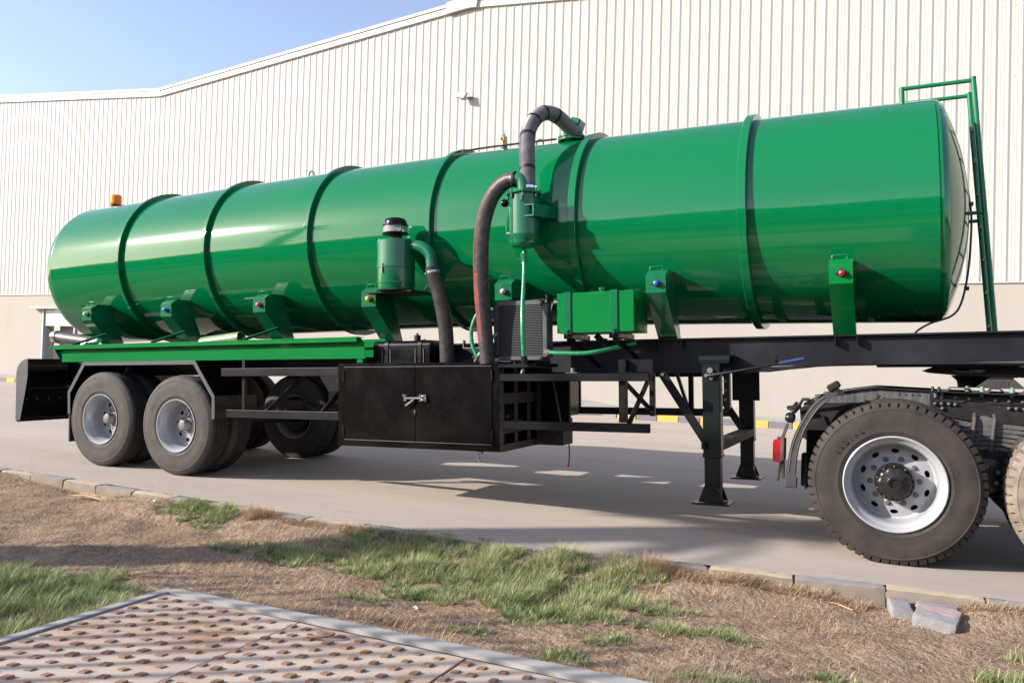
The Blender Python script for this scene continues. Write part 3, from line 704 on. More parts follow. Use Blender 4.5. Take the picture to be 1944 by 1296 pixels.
m = MB(); m.bar((2.70, -.028, .800), (2.92, -.028, .803), .010, .016); m.bar((2.715, -.034, .735), (2.80, -.034, .79), .012, .018); m.build('latch_bar', 'dirty_metal', la)
m = MB()
for xx in (2.705, 2.86, 2.90): m.span(xx - .016, xx + .016, -.030, -.010, .775, .830, .004)
m.cyl((2.70, -.045, .825), (2.70, -.01, .825), .012, n=8).cyl((2.875, -.05, .815), (2.875, -.01, .815), .010, n=8).cyl((2.905, -.05, .785), (2.905, -.01, .785), .008, n=8)
m.pieces('latch_bracket', 'chrome', la)
m = MB().tube([(2.795, -.015, .70), (2.79, -.02, .68), (2.797, -.015, .66), (2.803, -.02, .68), (2.797, -.015, .70)], .004, 6); m.build('latch_chain', 'chrome', la)
m = MB(); m.span(x0, x1, .05, D, z0, z0 + .006, .001); m.span(x0, x0 + .006, .05, D, z0, z1, .001); m.span(x0, x1, D - .006, D, z0, z1, .001); m.span(x0, x1 - .1, .05, D, z1 - .006, z1, .001)
m.build('box_body', 'black_paint', tr)
m = MB()
for zz, h in ((.40, .06), (.55, .07), (.80, .09), (.975, .05)): m.span(x1 - .010, x1 - .002, .04, D, zz - h / 2, zz + h / 2, .001)
for yy in (.075, .34, .60): m.span(x1 - .018, x1 - .010, yy - .03, yy + .03, z0, z1, .001)
m.pieces('lattice_end', 'rust_brown', tr)
m = MB().span(2.6, 3.45, .12, .62, .42, .80, .02).span(2.3, 3.3, .2, .6, .80, .98, .02); m.pieces('stored_equipment', 'dusty_black', tr)
m = MB()
for k in range(5): q = Vector((3.50, .14 + .09 * k, .60 + .05 * (k % 2))); m.cyl(q, q + X * .06, .012, n=8)
m.pieces('equipment_fitting', 'dirty_metal', tr)
MB().span(3.60, 3.816, .80, 1.04, .365, .60, .006).build('battery_box', 'dusty_black', tr)
MB().span(3.60, 3.895, .78, .80, .52, 1.22, .004).span(3.60, 3.70, .80, 1.5, .60, 1.2, .004).build('cabinet_panel', 'black_paint', tr)
MB().span(3.885, 3.90, .755, .778, .50, .95).span(3.63, 3.66, .64, .70, .38, 1.1).pieces('cabinet_frame', 'dusty_black', tr)
MB().tube(spline([(3.78, .66, .95), (3.83, .62, .80), (3.86, .66, .55)], 14), .008, 8).build('cable_drop', 'hose_black', tr)
MB().tube(spline([(3.900, .74, .52), (3.912, .7, .38), (3.916, .7, .30), (3.904, .7, .20)], 8), .006, 6).build('loose_cable', 'hose_black', tr)
MB().cyl((3.904, .7, .225), (3.9035, .7, .195), .0085, n=8).build('cable_tip', 'lens_red', tr)
MB().box((3.40, .02, .362), (.05, .03, .02), .003).cyl((3.385, .02, .352), (3.385, .02, .33), .007, n=8).bar((3.375, .02, .33), (3.40, .02, .285), .012, .02).build('drain_tap', 'dirty_metal', tr)
# shelf beside the box and its pipe stub
MB().span(3.592, 3.918, -.02, .45, 1.052, 1.084, .003).build('equipment_shelf', 'frame_black', tr)
MB().cyl((3.80, .02, 1.048), (3.785, .02, 1.005), .016, n=12).build('drain_stub', 'dirty_metal', tr)
MB().cyl((4.18, .12, 1.045), (4.18, .12, 1.00), .018, n=12).span(4.13, 4.23, .08, .16, 1.005, 1.012).build('pipe_stub', 'dirty_metal', tr)

# black fuel tank above the box
ft = bpy.data.objects.new('fuel_tank', None); COL.objects.link(ft); ft.parent = tr
def rrect(y0, y1, z0, z1, r, n=6):
    out = []
    for cy_, cz_, a in ((y1 - r, z1 - r, 0), (y0 + r, z1 - r, 90), (y0 + r, z0 + r, 180), (y1 - r, z0 + r, 270)):
        out += [(cy_ + r * math.cos(R(a + 90 * k / n)), cz_ + r * math.sin(R(a + 90 * k / n))) for k in range(n + 1)]
    return out
MB().prism(rrect(.15, .52, 1.055, 1.297, .045), (2.257, 0, 0), Y, Z, X, .585).build('tank_body', 'black_paint', ft)
for xx in (2.40, 2.745):
    MB().prism(rrect(.144, .526, 1.05, 1.303, .047), (xx - .02, 0, 0), Y, Z, X, .036).build('strap', 'frame_black', ft)
    MB().tube([(xx - .045, .146, 1.06), (xx - .045, .146, 1.225)], .004, 6).tube([(xx + .04, .146, 1.06), (xx + .04, .146, 1.225)], .004, 6).pieces('strap_rod', 'edge_steel', ft)
MB().cyl((2.626, .30, 1.29), (2.626, .30, 1.350), .030, n=16, bev=.004).cyl((2.626, .3, 1.35), (2.626, .3, 1.368), .010, n=10).build('filler_cap', 'dusty_black', ft)
MB().cyl((2.70, .30, 1.29), (2.70, .30, 1.318), .006, n=8).build('vent', 'chrome', ft)
MB().span(2.90, 2.925, .30, .34, 1.06, 1.29).build('upright_bracket', 'bumper_grey', tr)
MB().span(3.02, 3.30, .42, .46, 1.225, 1.235, .001).span(3.02, 3.03, .42, .46, 1.235, 1.30, .001).build('angle_shelf', 'edge_steel', tr)
MB().span(2.9, 3.6, .46, .55, 1.06, 1.14).bar((3.1, .45, 1.15), (3.35, .45, 1.09), .02, .05).build('mounting_plate', 'dusty_black', tr)

# air filter canister with rain cap and outlet elbow
af = bpy.data.objects.new('air_filter', None); COL.objects.link(af); af.parent = tr
cx = 2.532; cy = .10; rr_ = .166
m = MB().lathe([(1.730, .02), (1.732, .150), (1.742, .161), (1.80, rr_), (1.925, rr_), (1.930, rr_ + .007), (1.940, rr_ + .007), (1.945, rr_), (2.165, rr_ - .002), (2.175, rr_ - .01), (2.178, .02)], (cx, cy, 0), Z, 48, cap0=True, cap1=True); m.build('canister', 'fitting_green', af)
MB().lathe([(0, rr_ + .002), (.008, rr_ + .004), (.012, rr_ + .002)], (cx, cy, 1.79), Z, 48).build('clamp_band', 'fitting_green', af)
m = MB()
for t in (-100, -15, 190):
    q = Vector((cx + rr_ * math.cos(R(t)), cy + rr_ * math.sin(R(t)), 1.93)); dn = Vector((math.cos(R(t)), math.sin(R(t)), 0)); m.bar(q + dn * .008 + Z * .03, q + dn * .012 - Z * .05, .018, .006, up=dn)
m.pieces('toggle_clip', 'fitting_green', af)
MB().cyl((cx - .005, cy, 2.17), (cx - .005, cy, 2.235), .058, n=24).build('inlet_neck', 'dusty_black', af)
MB().lathe([(2.225, .10), (2.228, .112), (2.238, .116), (2.245, .108)], (cx - .005, cy, 0), Z, 36, cap0=True).build('cap_base', 'black_paint', af)
MB().lathe([(2.243, .108), (2.300, .106)], (cx - .005, cy, 0), Z, 36).build('clear_bowl', 'clear_plastic', af)
m = MB()
for k in range(12):
    t = R(30 * k); m.bar((cx + .085 * math.cos(t), cy + .085 * math.sin(t), 2.24), (cx + .085 * math.cos(t + .3), cy + .085 * math.sin(t + .3), 2.30), .03, .003)
m.build('swirl_vanes', 'dirty_metal', af)
MB().lathe([(2.298, .108), (2.300, .112), (2.318, .111), (2.322, .101), (2.345, .099), (2.365, .085), (2.376, .05), (2.379, .001)], (cx - .005, cy, 0), Z, 36).build('rain_cap', 'black_paint', af)
el = spline([(2.66, cy + .02, 2.108), (2.74, cy, 2.112), (2.82, cy, 2.090), (2.885, cy, 2.02), (2.90, cy, 1.90)], 28)
MB().tube(el, .050, 20).build('outlet_elbow', 'fitting_green', af)
MB().lathe([(0, .052), (.0, .056), (.008, .056), (.008, .052)], el[5], (1, 0, 0), 20).build('elbow_bead', 'fitting_green', af)
# plate carrying the filter, riser on the tank behind
MB().span(2.245, 2.74, .02, .46, 1.715, 1.729, .002).build('filter_platform', 'frame_black', tr)
MB().bar((2.70, .30, 1.72), (2.80, .42, 1.98), .03, .03).build('platform_stay', 'fitting_green', tr)

def ribbed(pts, r, name, mt, n_rings, amp=.004, nn=20, parent=tr, sector=None, off=0.0):
    P = spline(pts, n_rings * 3); m = MB().tube(P, r, nn, rr=lambda i: r + off + (amp if i % 3 == 1 else 0.0 if i % 3 == 0 else amp * .6), sector=sector)
    return m.build(name, mt, parent), P
def clampring(p, d, r, name='hose_clamp', mt='chrome'):
    d = Vector(d).normalized(); m = MB().lathe([(-.010, r), (-.010, r + .004), (.010, r + .004), (.010, r)], p, d, 24); _, a, b = frame(d)
    m.box(Vector(p) + a * (r + .008) - Y * .0, (.03, .018, .014), .003); return m.build(name, mt, tr)
ho, P = ribbed([(2.902, .10, 1.915), (2.925, .095, 1.83), (2.99, .08, 1.66), (3.05, .07, 1.40), (3.075, .06, 1.08)], .060, 'suction_hose', 'hose_black', 80)
ho['label'] = 'black ribbed hose below the air filter elbow'
clampring((2.912, .10, 1.875), (.1, 0, -1), .060)
# red striped hose from separator down behind loop
RP = [(3.686, .12, 2.597), (3.625, .11, 2.588), (3.556, .09, 2.538), (3.492, .06, 2.437), (3.447, .02, 2.253), (3.443, -.02, 2.034), (3.448, -.03, 1.728), (3.452, .0, 1.471), (3.47, .03, 1.09)]
ho, P = ribbed(RP, .060, 'suction_hose', 'hose_black', 120, nn=24); ho['label'] = 'ribbed hose with red stripe curving down from the separator'
# red stripe: sector facing the lower left of the curve
def stripe(P, r, name, a1):
    m = MB(); rings = []
    for i, p in enumerate(P):
        t = (P[min(i + 1, len(P) - 1)] - P[max(i - 1, 0)]).normalized(); a = Y.cross(t).normalized()  # in plane
        if a.x > 0 and abs(a.x) > .2 or a.z < 0 and abs(a.x) <= .2: a = -a
        b = -Y; q = r + (.0048 if i % 3 == 1 else .001 if i % 3 == 0 else .003)
        rings.append([p + (a * math.cos(w2) + b * math.sin(w2)) * q for w2 in np.linspace(R(-15), R(a1), 7)])
    return m.ring_loft(rings, False, False, closed=False).build(name, 'hose_red', tr)
stripe(P[4:200], .060, 'red_stripe', 58); stripe(P[200:322], .060, 'red_stripe', 92)
clampring((3.674, .12, 2.597), (1, 0, 0), .060)
MB().lathe([(-.012, .058), (-.012, .066), (.006, .066), (.006, .058)], (3.690, .12, 2.597), (1, 0, 0), 24).build('hose_lip', 'dusty_black', tr)
# upper hose over to the tank top
HP = [(3.788, .15, 2.51), (3.783, .155, 2.60), (3.768, .185, 2.74), (3.742, .24, 2.89), (3.722, .31, 3.03), (3.728, .40, 3.15), (3.762, .49, 3.235), (3.81, .58, 3.262), (3.855, .67, 3.242), (3.893, .76, 3.195), (3.925, .84, 3.150)]
ho, P = ribbed(HP, .062, 'pressure_hose', 'hose_grey', 100, amp=.003, nn=24); ho['label'] = 'grey taped hose arching over the tank top'
m = MB()
for k0_ in (40, 120, 170, 205, 238):
    m.tube(P[k0_:k0_ + 7], .0668, 24, caps=False)
m.pieces('hose_tape', 'dusty_black', tr)
clampring((3.788, .15, 2.525), (0, 0, 1), .062)
# flanged outlet on top of the tank
fo_ = bpy.data.objects.new('top_outlet', None); COL.objects.link(fo_); fo_.parent = tr
MB().cyl((3.885, .90, 3.02), (3.885, .90, 3.125), .070, n=24).build('riser', 'fitting_green', fo_)
MB().cyl((3.885, .90, 3.085), (3.885, .90, 3.105), .125, n=28, bev=.003).cyl((3.885, .90, 3.110), (3.885, .90, 3.128), .125, n=28, bev=.003).build('flange', 'fitting_green', fo_)
m = MB()
for k in range(10): q = Vector((3.885 + .108 * math.cos(k * .628), .90 + .108 * math.sin(k * .628), 3.08)); m.cyl(q, q + Z * .06, .009, n=6)
m.pieces('flange_bolt', 'fitting_green', fo_)
MB().box((3.925, .90, 3.20), (.10, .15, .16), .012, Matrix.Rotation(R(20), 3, 'Y')).cyl((3.90, .80, 3.175), (3.93, .90, 3.16), .070, n=20).build('valve_body', 'fitting_green', fo_)
# separator pot
sp = bpy.data.objects.new('separator', None); COL.objects.link(sp); sp.parent = tr; sp.location = (-.079, .17, -.035); sp.scale = (1.03, 1.03, 1.03); sp.location = (-.079 - .03 * 3.846, .17 + .0015, .028 - .03 * 2.25)
cx, cy, rr_ = 3.846, -.05, .118
MB().lathe([(2.005, .03), (2.006, .07), (2.014, .10), (2.035, .115), (2.095, rr_), (2.100, rr_ + .003), (2.106, rr_ + .003), (2.110, rr_), (2.425, rr_)], (cx, cy, 0), Z, 48, cap0=True).build('pot', 'fitting_green', sp)
MB().lathe([(2.424, rr_), (2.424, rr_ + .022), (2.434, rr_ + .024), (2.436, rr_ + .010), (2.448, rr_ + .006), (2.452, .02)], (cx, cy, 0), Z, 48, cap1=True).build('lid', 'fitting_green', sp)
m = MB()
for t in (200, 245, 290, 340, 20, 100):
    q = Vector((cx + (rr_ + .012) * math.cos(R(t)), cy + (rr_ + .012) * math.sin(R(t)), 0)); m.cyl(q + Z * 2.40, q + Z * 2.462, .008, n=8).box(q + Z * 2.405, (.02, .02, .035), .004)
m.pieces('swing_bolt', 'fitting_green', sp)
m = MB().bar((cx + .03, cy - rr_ - .006, 2.418), (cx + .03, cy - rr_ - .010, 2.36), .022, .012); m.tube([Vector((cx + .03, cy - rr_ - .012, 2.375)) + Vector((math.cos(t) * .012, 0, math.sin(t) * .018)) for t in np.linspace(0, 6.28, 12)], .004, 6); m.build('lid_catch', 'fitting_green', sp)
MB().span(cx - .058, cx - .053, cy - rr_ * .92, cy - rr_ * .80, 2.04, 2.42, .001).build('vertical_seam', 'fitting_green', sp)
MB().tube(spline([(3.775, cy, 2.560), (3.815, cy, 2.556), (3.838, cy, 2.525), (3.842, cy, 2.45)], 20), .052, 20).build('inlet_elbow', 'fitting_green', sp)
MB().cyl((3.865, -.02, 2.44), (3.865, -.02, 2.50), .060, n=24).build('outlet_neck', 'fitting_green', sp)
MB().cyl((3.735, cy - .03, 2.365), (3.705, cy - .04, 2.365), .007, n=8).lathe([(-.03, .001), (-.028, .022), (-.012, .031), (.012, .031), (.024, .024), (.026, .001)], (3.697, cy - .04, 2.368), (1, .2, 0), 20).build('gauge_knob', 'black_paint', sp)
MB().cyl((3.735, cy - .03, 2.122), (3.708, cy - .04, 2.122), .018, .012, n=12, bev=.003).build('side_plug', 'dirty_metal', sp)
# separator arm
m = MB().prism([(0, 0), (.085, 0), (.085, .10), (0, .10), (0, .088), (.073, .088), (.073, .012), (0, .012)], (3.815, .01, 2.26), (1, 0, 0), Z, Vector((.33, 1, .04)).normalized(), .36); m.build('separator_arm', 'fitting_green', tr, smooth=False)
MB().prism([(0, 0), (.13, -.02), (.15, .13), (.06, .20), (0, .16)], (3.93, .30, 2.24), X, Z, Y, .012).build('arm_gusset', 'fitting_green', tr, smooth=False)
# drain pipe from separator down in front of the cooler
MB().cyl((3.767, .12, 2.04), (3.772, .11, 1.95), .016, n=12).tube(spline([(3.770, .11, 1.99), (3.795, .05, 1.80), (3.822, -.04, 1.55), (3.838, -.08, 1.35), (3.843, -.07, 1.14)], 40), .018, 14).build('drain_hose', 'hose_green', tr)
m = MB()
for k in range(7): m.tube([Vector((3.779 - k * .001, .085, 1.90 + k * .013)) + Vector((math.cos(t), math.sin(t), .2 * math.sin(t + k))) * .0215 for t in np.linspace(0, 6.28, 12)], .0035, 6)
m.bar((3.73, .07, 1.935), (3.76, .08, 1.93), .006, .006); m.pieces('wire_tie', 'hose_green', tr)
MB().cyl((3.843, -.07, 1.14), (3.843, -.05, 1.085), .026, n=14).build('drain_socket', 'dusty_black', tr)
# oil cooler
oc = bpy.data.objects.new('oil_cooler', None); COL.objects.link(oc); oc.parent = tr
x0, x1, z0, z1 = 3.497, 3.976, 1.115, 1.590
MB().span(x0 + .05, x1 - .04, .105, .20, z0 + .02, z1 - .02, .002).build('core', 'fin_dark', oc)
MB().span(x0, x0 + .045, .088, .21, z0 + .018, z1 - .03, .006).span(x1 - .045, x1, .088, .21, z0 + .018, z1 - .03, .006).pieces('side_header', 'fin_metal', oc)
MB().span(x0 + .045, x1 - .045, .084, .21, z1 - .035, z1 + .004, .004).span(x0 + .045, x1 - .045, .084, .21, z0 - .004, z0 + .03, .004).pieces('end_plate', 'fin_metal', oc)
fin0 = None; nf = 31
for k in range(nf):
    zz = z0 + .036 + (z1 - z0 - .078) * k / (nf - 1)
    if fin0 is None: fin0 = MB().span(x0 + .045, x1 - .045, .086, .11, -.0032, .0032, .001).build('fin', 'fin_metal', oc, loc=(0, 0, zz))
    else:
        f_ = fin0.copy(); COL.objects.link(f_); f_.location = (0, 0, zz)
for xx in (x0 + .06, x1 - .06):
    for zz in (z1 - .014, z0 + .012): MB().cyl((xx, .085, zz), (xx, .078, zz), .009, n=8).build('corner_bolt', 'chrome', oc)
MB().span(x0 + .08, x1 - .02, .16, .30, z1 + .004, z1 + .018, .004).build('fan_shroud', 'dusty_black', oc)
MB().span(x1 - .022, x1 - .002, .10, .13, z1 - .03, z1 + .045, .003).build('mount_tab', 'dusty_black', oc)
MB().cyl((x1 - .012, .098, z1 - .02), (x1 - .012, .098, z1 + .0), .010, n=10).build('brass_fitting', 'brass', oc)
# looping hoses left of the cooler
MB().tube(spline([(3.500, .03, 1.528), (3.46, .01, 1.535), (3.40, .0, 1.50), (3.355, 0, 1.42), (3.335, 0, 1.33), (3.350, .0, 1.23), (3.395, .0, 1.14)], 40), .0165, 14).build('loop_hose', 'hose_green', tr)
MB().tube(spline([(3.535, .12, 1.350), (3.49, .06, 1.29), (3.44, .02, 1.215), (3.395, .0, 1.14)], 24), .0155, 14).build('loop_hose', 'hose_green', tr)
MB().cyl((3.41, 0, 1.15), (3.36, .02, 1.105), .013, n=10).build('hose_fitting', 'dirty_metal', tr)
MB().cyl((3.455, .01, 1.535), (3.478, .02, 1.532), .021, n=12, bev=.004).build('tape_wrap', 'white_wrap', tr)
MB().cyl((3.48, .03, 1.532), (3.51, .05, 1.532), .016, n=8).tube([(3.46, .01, 1.55), (3.45, .0, 1.59), (3.443, .0, 1.60)], .005, 6).build('jubilee_clip', 'chrome', tr)
MB().tube(spline([(3.976, .05, 1.173), (4.086, .04, 1.164), (4.306, .05, 1.160), (4.46, .12, 1.185), (4.62, .35, 1.24)], 40), .017, 14).build('return_hose', 'hose_green', tr)
MB().cyl((3.970, .05, 1.173), (4.012, .05, 1.171), .023, n=14, bev=.004).build('tape_wrap', 'white_wrap', tr)
m = MB()
for k in range(5): m.tube([Vector((4.03 + k * .02, .045, 1.168)) + Vector((.3 * math.sin(t), math.cos(t), math.sin(t))) * .0195 for t in np.linspace(0, 6.28, 10)], .003, 6)
m.pieces('wire_tie', 'hose_green', tr)
MB().cyl((3.985, .16, 1.567), (4.06, .16, 1.585), .011, n=10).tube([(4.0, .14, 1.57), (4.02, .13, 1.59), (4.03, .14, 1.60)], .005, 6).tube([(4.0, .14, 1.565), (3.995, .13, 1.52), (3.99, .13, 1.50)], .004, 6).build('pipe_union', 'chrome', tr)
# green hydraulic tank
ht = bpy.data.objects.new('hydraulic_tank', None); COL.objects.link(ht); ht.parent = tr
MB().span(4.056, 4.688, .10, .47, 1.320, 1.637, .005).build('tank_body', 'tray_green', ht)
for xx in (4.149, 4.533):
    MB().span(xx - .032, xx + .028, .088, .48, 1.316, 1.645, .003).build('strap', 'fitting_green', ht)
    MB().cyl((xx, .078, 1.345), (xx, .078, 1.305), .006, n=8).box((xx, .08, 1.342), (.03, .02, .014), .003).build('strap_bolt', 'fitting_green', ht)
MB().cyl((4.402, .20, 1.637), (4.402, .20, 1.655), .022, n=18).cyl((4.402, .20, 1.655), (4.402, .20, 1.678), .028, n=18, bev=.003).build('filler_cap', 'fitting_green', ht)
MB().span(4.116, 4.19, .09, .50, 1.275, 1.313, .003).span(4.49, 4.57, .09, .50, 1.275, 1.313, .003).bar((4.15, .12, 1.28), (4.26, .5, 1.05), .04, .04).bar((4.53, .12, 1.28), (4.64, .5, 1.05), .04, .04).pieces('tank_cradle', 'black_paint', tr)
MB().bar((4.31, .3, 1.31), (4.36, .3, 1.26), .02, .05).span(4.45, 4.50, .5, .6, 1.28, 1.315).span(4.2, 4.24, .6, .8, 1.278, 1.30).pieces('valve_block', 'dusty_black', tr)

# landing gear
def landing_leg(y, outer):
    g = bpy.data.objects.new('landing_leg', None); COL.objects.link(g); g.parent = tr
    s = -1 if outer < 0 else 1
    MB().span(5.152, 5.285, y - .055, y + .055, .380, 1.075, .006).build('outer_tube', 'leg_black', g)
    MB().span(5.148, 5.289, y - .059, y + .059, .365, .395, .004).build('tube_collar', 'leg_black', g)
    MB().span(5.158, 5.276, y - .048, y + .048, .06, .385, .005).build('inner_tube', 'leg_black', g)
    ff = [(5.115, .035), (5.160, .155), (5.265, .155), (5.310, .035)]
    MB().prism(ff, (0, y - .075, 0), X, Z, Y, .008).prism(ff, (0, y + .067, 0), X, Z, Y, .008).pieces('foot_cheek', 'leg_black', g, smooth=False)
    MB().span(5.075, 5.350, y - .11, y + .11, .018, .032, .003).build('foot_plate', 'leg_black', g)
    MB().lathe([(0, .020), (0, .028), (.17, .028), (.17, .020)], (5.213, y - .085, .115), Y, 16).build('foot_pin', 'leg_black', g)
    return g
landing_leg(.36, -1); landing_leg(1.90, 1)
MB().prism([(5.30, 1.045), (5.345, 1.045), (5.345, .735), (5.30, .70)], (0, .37, 0), X, Z, Y, .06).build('gearbox_plate', 'leg_black', tr, smooth=False)
m = MB().prism([(.305, 1.075), (.300, 1.100), (.315, 1.128), (.36, 1.138), (.56, 1.138), (.56, 1.126), (.36, 1.126), (.325, 1.115), (.313, 1.075)], (5.128, 0, 0), Y, Z, X, .228); m.build('leg_hood', 'leg_black', tr)
m = MB()
for k in range(4): m.cyl((5.31, .40, .80 + .07 * k), (5.31, .365, .80 + .07 * k), .012, n=8)
for q in ((5.215, 1.02, .022), (5.186, .982, .014), (5.225, .965, .016), (5.24, .99, .010)): m.cyl((q[0], .305, q[1]), (q[0], .285, q[1]), q[2], n=12)
m.pieces('leg_bolt', 'dirty_metal', tr)
MB().span(5.16, 5.285, .415, 1.85, .470, .478, .001).span(5.275, 5.285, .415, 1.85, .415, .475, .001).build('leg_cross_beam', 'rust_brown', tr)
MB().prism([(5.10, 1.02), (5.345, 1.02), (5.345, .74), (5.10, .74)], (0, 1.82, 0), X, Z, Y, .015).build('far_leg_plate', 'leg_black', tr, smooth=False)
MB().bar((4.835, .33, 1.005), (5.175, .33, .475), .012, .066).build('leg_brace', 'frame_black', tr)
MB().cyl((4.845, .33, .992), (4.845, .315, .992), .012, n=8).build('brace_bolt', 'dirty_metal', tr)
MB().bar((4.835, 1.88, 1.005), (5.175, 1.88, .475), .012, .066).build('leg_brace', 'frame_black', tr)
MB().bar((5.16, .26, .455), (5.19, .34, .455), .03, .05).build('brace_lug', 'frame_black', tr)
MB().tube([(5.20, .27, .982), (5.24, .26, .985), (5.60, .25, 1.045), (5.72, .25, 1.068)], .011, 10).tube([(5.45, .265, 1.005), (5.72, .255, 1.072)], .008, 8).build('crank_handle', 'frame_black', tr)
MB().cyl((5.72, .25, 1.068), (5.893, .25, 1.100), .015, n=14, bev=.003).build('crank_grip', 'handle_blue', tr)
MB().bar((5.70, .30, 1.06), (5.695, .26, 1.10), .02, .012).box((5.70, .28, 1.12), (.022, .03, .018), .003).build('crank_hook', 'leg_black', tr)

# ladder at the front, with handrails
ld = bpy.data.objects.new('ladder', None); COL.objects.link(ld); ld.parent = tr
nL = [Vector((7.040, 1.0, 3.172)), Vector((7.134, 1.0, 1.278))]; fL = [Vector((7.040, 1.38, 3.172)), Vector((7.134, 1.38, 1.278))]
MB().cyl(nL[0], nL[1], .019, n=14).cyl(nL[0] - Z * .001, nL[0] + Z * .012, .021, n=14).build('ladder_rail', 'rail_green', ld)
MB().cyl(fL[0], fL[1], .019, n=14).cyl(fL[0] - Z * .001, fL[0] + Z * .012, .021, n=14).build('ladder_rail', 'rail_green', ld)
for k in range(7):
    t = .155 + k * .135; a = nL[0].lerp(nL[1], t); b = fL[0].lerp(fL[1], t); MB().cyl(a, b, .011, n=8).build('rung', 'edge_steel', ld)
for nn_, yy in ((nL, 1.0), (fL, 1.38)):
    MB().cyl((6.563, yy, 3.168), nn_[0] - Z * .012, .016, n=12).cyl((6.563, yy, 3.03), (6.563, yy, 3.180), .019, n=12).build('hand_rail', 'rail_green', ld)
    t_ = .53; a = nn_[0].lerp(nn_[1], t_); MB().cyl(a, (6.95, yy, a.z + .003), .014, n=10).build('ladder_stay', 'rail_green', ld)
MB().tube(spline([(6.99, 1.14, 2.42), (7.012, 1.12, 2.20), (7.005, 1.10, 2.0), (6.98, 1.08, 1.75), (6.93, 1.05, 1.52), (6.86, 1.0, 1.415), (6.72, 1.0, 1.365), (6.63, .95, 1.31), (6.60, .9, 1.27)], 50), .008, 8).build('front_cable', 'hose_black', tr)
m = MB()
for q in ((7.012, 1.12, 2.26), (6.965, 1.07, 1.62)): m.box(q, (.035, .02, .03), .003)
m.pieces('cable_clip', 'leg_black', tr)

# fittings on the tank crown
MB().cyl((-2.385, YC, 3.07), (-2.385, YC, 3.15), .04, n=16).build('beacon_post', 'fitting_green', tr)
MB().span(-2.52, -2.30, YC - .05, YC + .05, 3.10, 3.118).build('beacon_plate', 'fitting_green', tr)
MB().cyl((-2.37, YC - .02, 3.118), (-2.37, YC - .02, 3.150), .062, .066, n=24).build('beacon_base', 'lamp_body', tr)
MB().lathe([(3.150, .062), (3.160, .068), (3.185, .068), (3.187, .065), (3.192, .065), (3.194, .068), (3.222, .068), (3.224, .065), (3.229, .065), (3.231, .068), (3.262, .067), (3.272, .058), (3.275, .001)], (-2.37, YC - .02, 0), Z, 28).build('amber_beacon', 'lens_amber', tr)
MB().cyl((3.088, YC, 3.12), (3.088, YC, 3.215), .034, n=16).build('valve_riser', 'fitting_green', tr)
MB().cyl((3.088, YC, 3.21), (3.088, YC, 3.300), .034, n=8, bev=.006).cyl((3.088, YC - .05, 3.265), (3.088, YC + .02, 3.265), .022, n=12).build('relief_valve', 'brass', tr)
MB().cyl((3.088, YC - .051, 3.265), (3.088, YC - .053, 3.265), .014, n=12).build('valve_mouth', 'dark_void', tr)
MB().cyl((3.088, YC, 3.300), (3.088, YC, 3.325), .010, n=8).build('valve_stem', 'lens_red', tr)
MB().tube([Vector((3.088, YC, 3.335)) + Vector((math.cos(t), 0, math.sin(t))) * .014 for t in np.linspace(0, 6.28, 12)], .004, 6).build('valve_ring', 'chrome', tr)
for xx in (3.52, .83):
    MB().tube([Vector((xx, YC - .12, zc(xx) + RT + .005)) + Vector((math.cos(t) * .035, 0, math.sin(t) * .045)) for t in np.linspace(-.3, 3.44, 14)], .008, 8).build('crown_eye', 'fitting_green', tr)
MB().tube(spline([(2.80, .86, 3.125), (3.05, .88, 3.135), (3.35, .88, 3.130), (3.75, .86, 3.115)], 30), .010, 8).build('crown_cable', 'dusty_black', tr)

# ------------------------------------------------------------ tractor unit (rear part)
tk = thing('truck', 'rear of a dusty black truck with white rimmed drive wheel and red tail lamp', 'truck', (6.437, 0, 0))
OX = 6.437
def A(o): o.location.x -= 0; return o
def tbp(m, name, mt):
    m.v = [(x - OX, y, z) for x, y, z in m.v]; return m.pieces(name, mt, tk)
def tb(m, name, mt, **k):
    m.v = [(x - OX, y, z) for x, y, z in m.v]; return m.build(name, mt, tk, **k)
w0 = truck_wheel(); w0.parent = tk; w0.matrix_basis = Matrix.Translation((0, 0, .524))
for x, y, fl_, rt in ((0, .60, True, 1.0), (0, 2.28, True, 2.0), (0, 1.68, False, .3), (1.16, 0, False, 1.4), (1.16, .60, True, .2), (1.16, 2.28, True, .8)):
    o = dup(w0, tk, Matrix.Translation((x, y, .528)) @ (Matrix.Rotation(math.pi, 4, 'Z') if fl_ else Matrix.Identity(4)) @ Matrix.Rotation(rt, 4, 'Y'))
    if x > 1 and y < .3:
        for ch in o.children:
            if ch.name.startswith(('tyre', 'tread')):
                ch.data = ch.data.copy(); ch.data.materials[0] = MATS['rubber_dusty']
        o['label'] = 'pale dust covered wheel at the right picture edge'
for x in (0, 1.16): tb(MB().cyl((x + OX, .4, .52), (x + OX, 1.9, .52), .09, n=18).lathe([(0, .25), (.25, .25)], (x + OX, .95, .52), Y, 24, cap0=True, cap1=True), 'axle', 'dusty_black')
for yy in (.72, 1.52):
    tb(MB().prism([(5.80, .99), (5.885, 1.045), (6.08, 1.085), (6.29, 1.122), (9, 1.112), (9, .82), (6.2, .82), (5.98, .78), (5.80, .72)], (0, yy, 0), X, Z, Y, .012), 'frame_rail', 'rail_grey' if yy < 1 else 'dusty_black', smooth=False)
    m = MB()
    for a, b in (((5.88, 1.052), (6.08, 1.092)), ((6.08, 1.092), (6.29, 1.128)), ((6.29, 1.128), (6.70, 1.120))): m.bar((a[0], yy + .02, a[1]), (b[0], yy + .02, b[1]), .09, .008, bev=.001)
    tb(m, 'frame_flange', 'dusty_black')
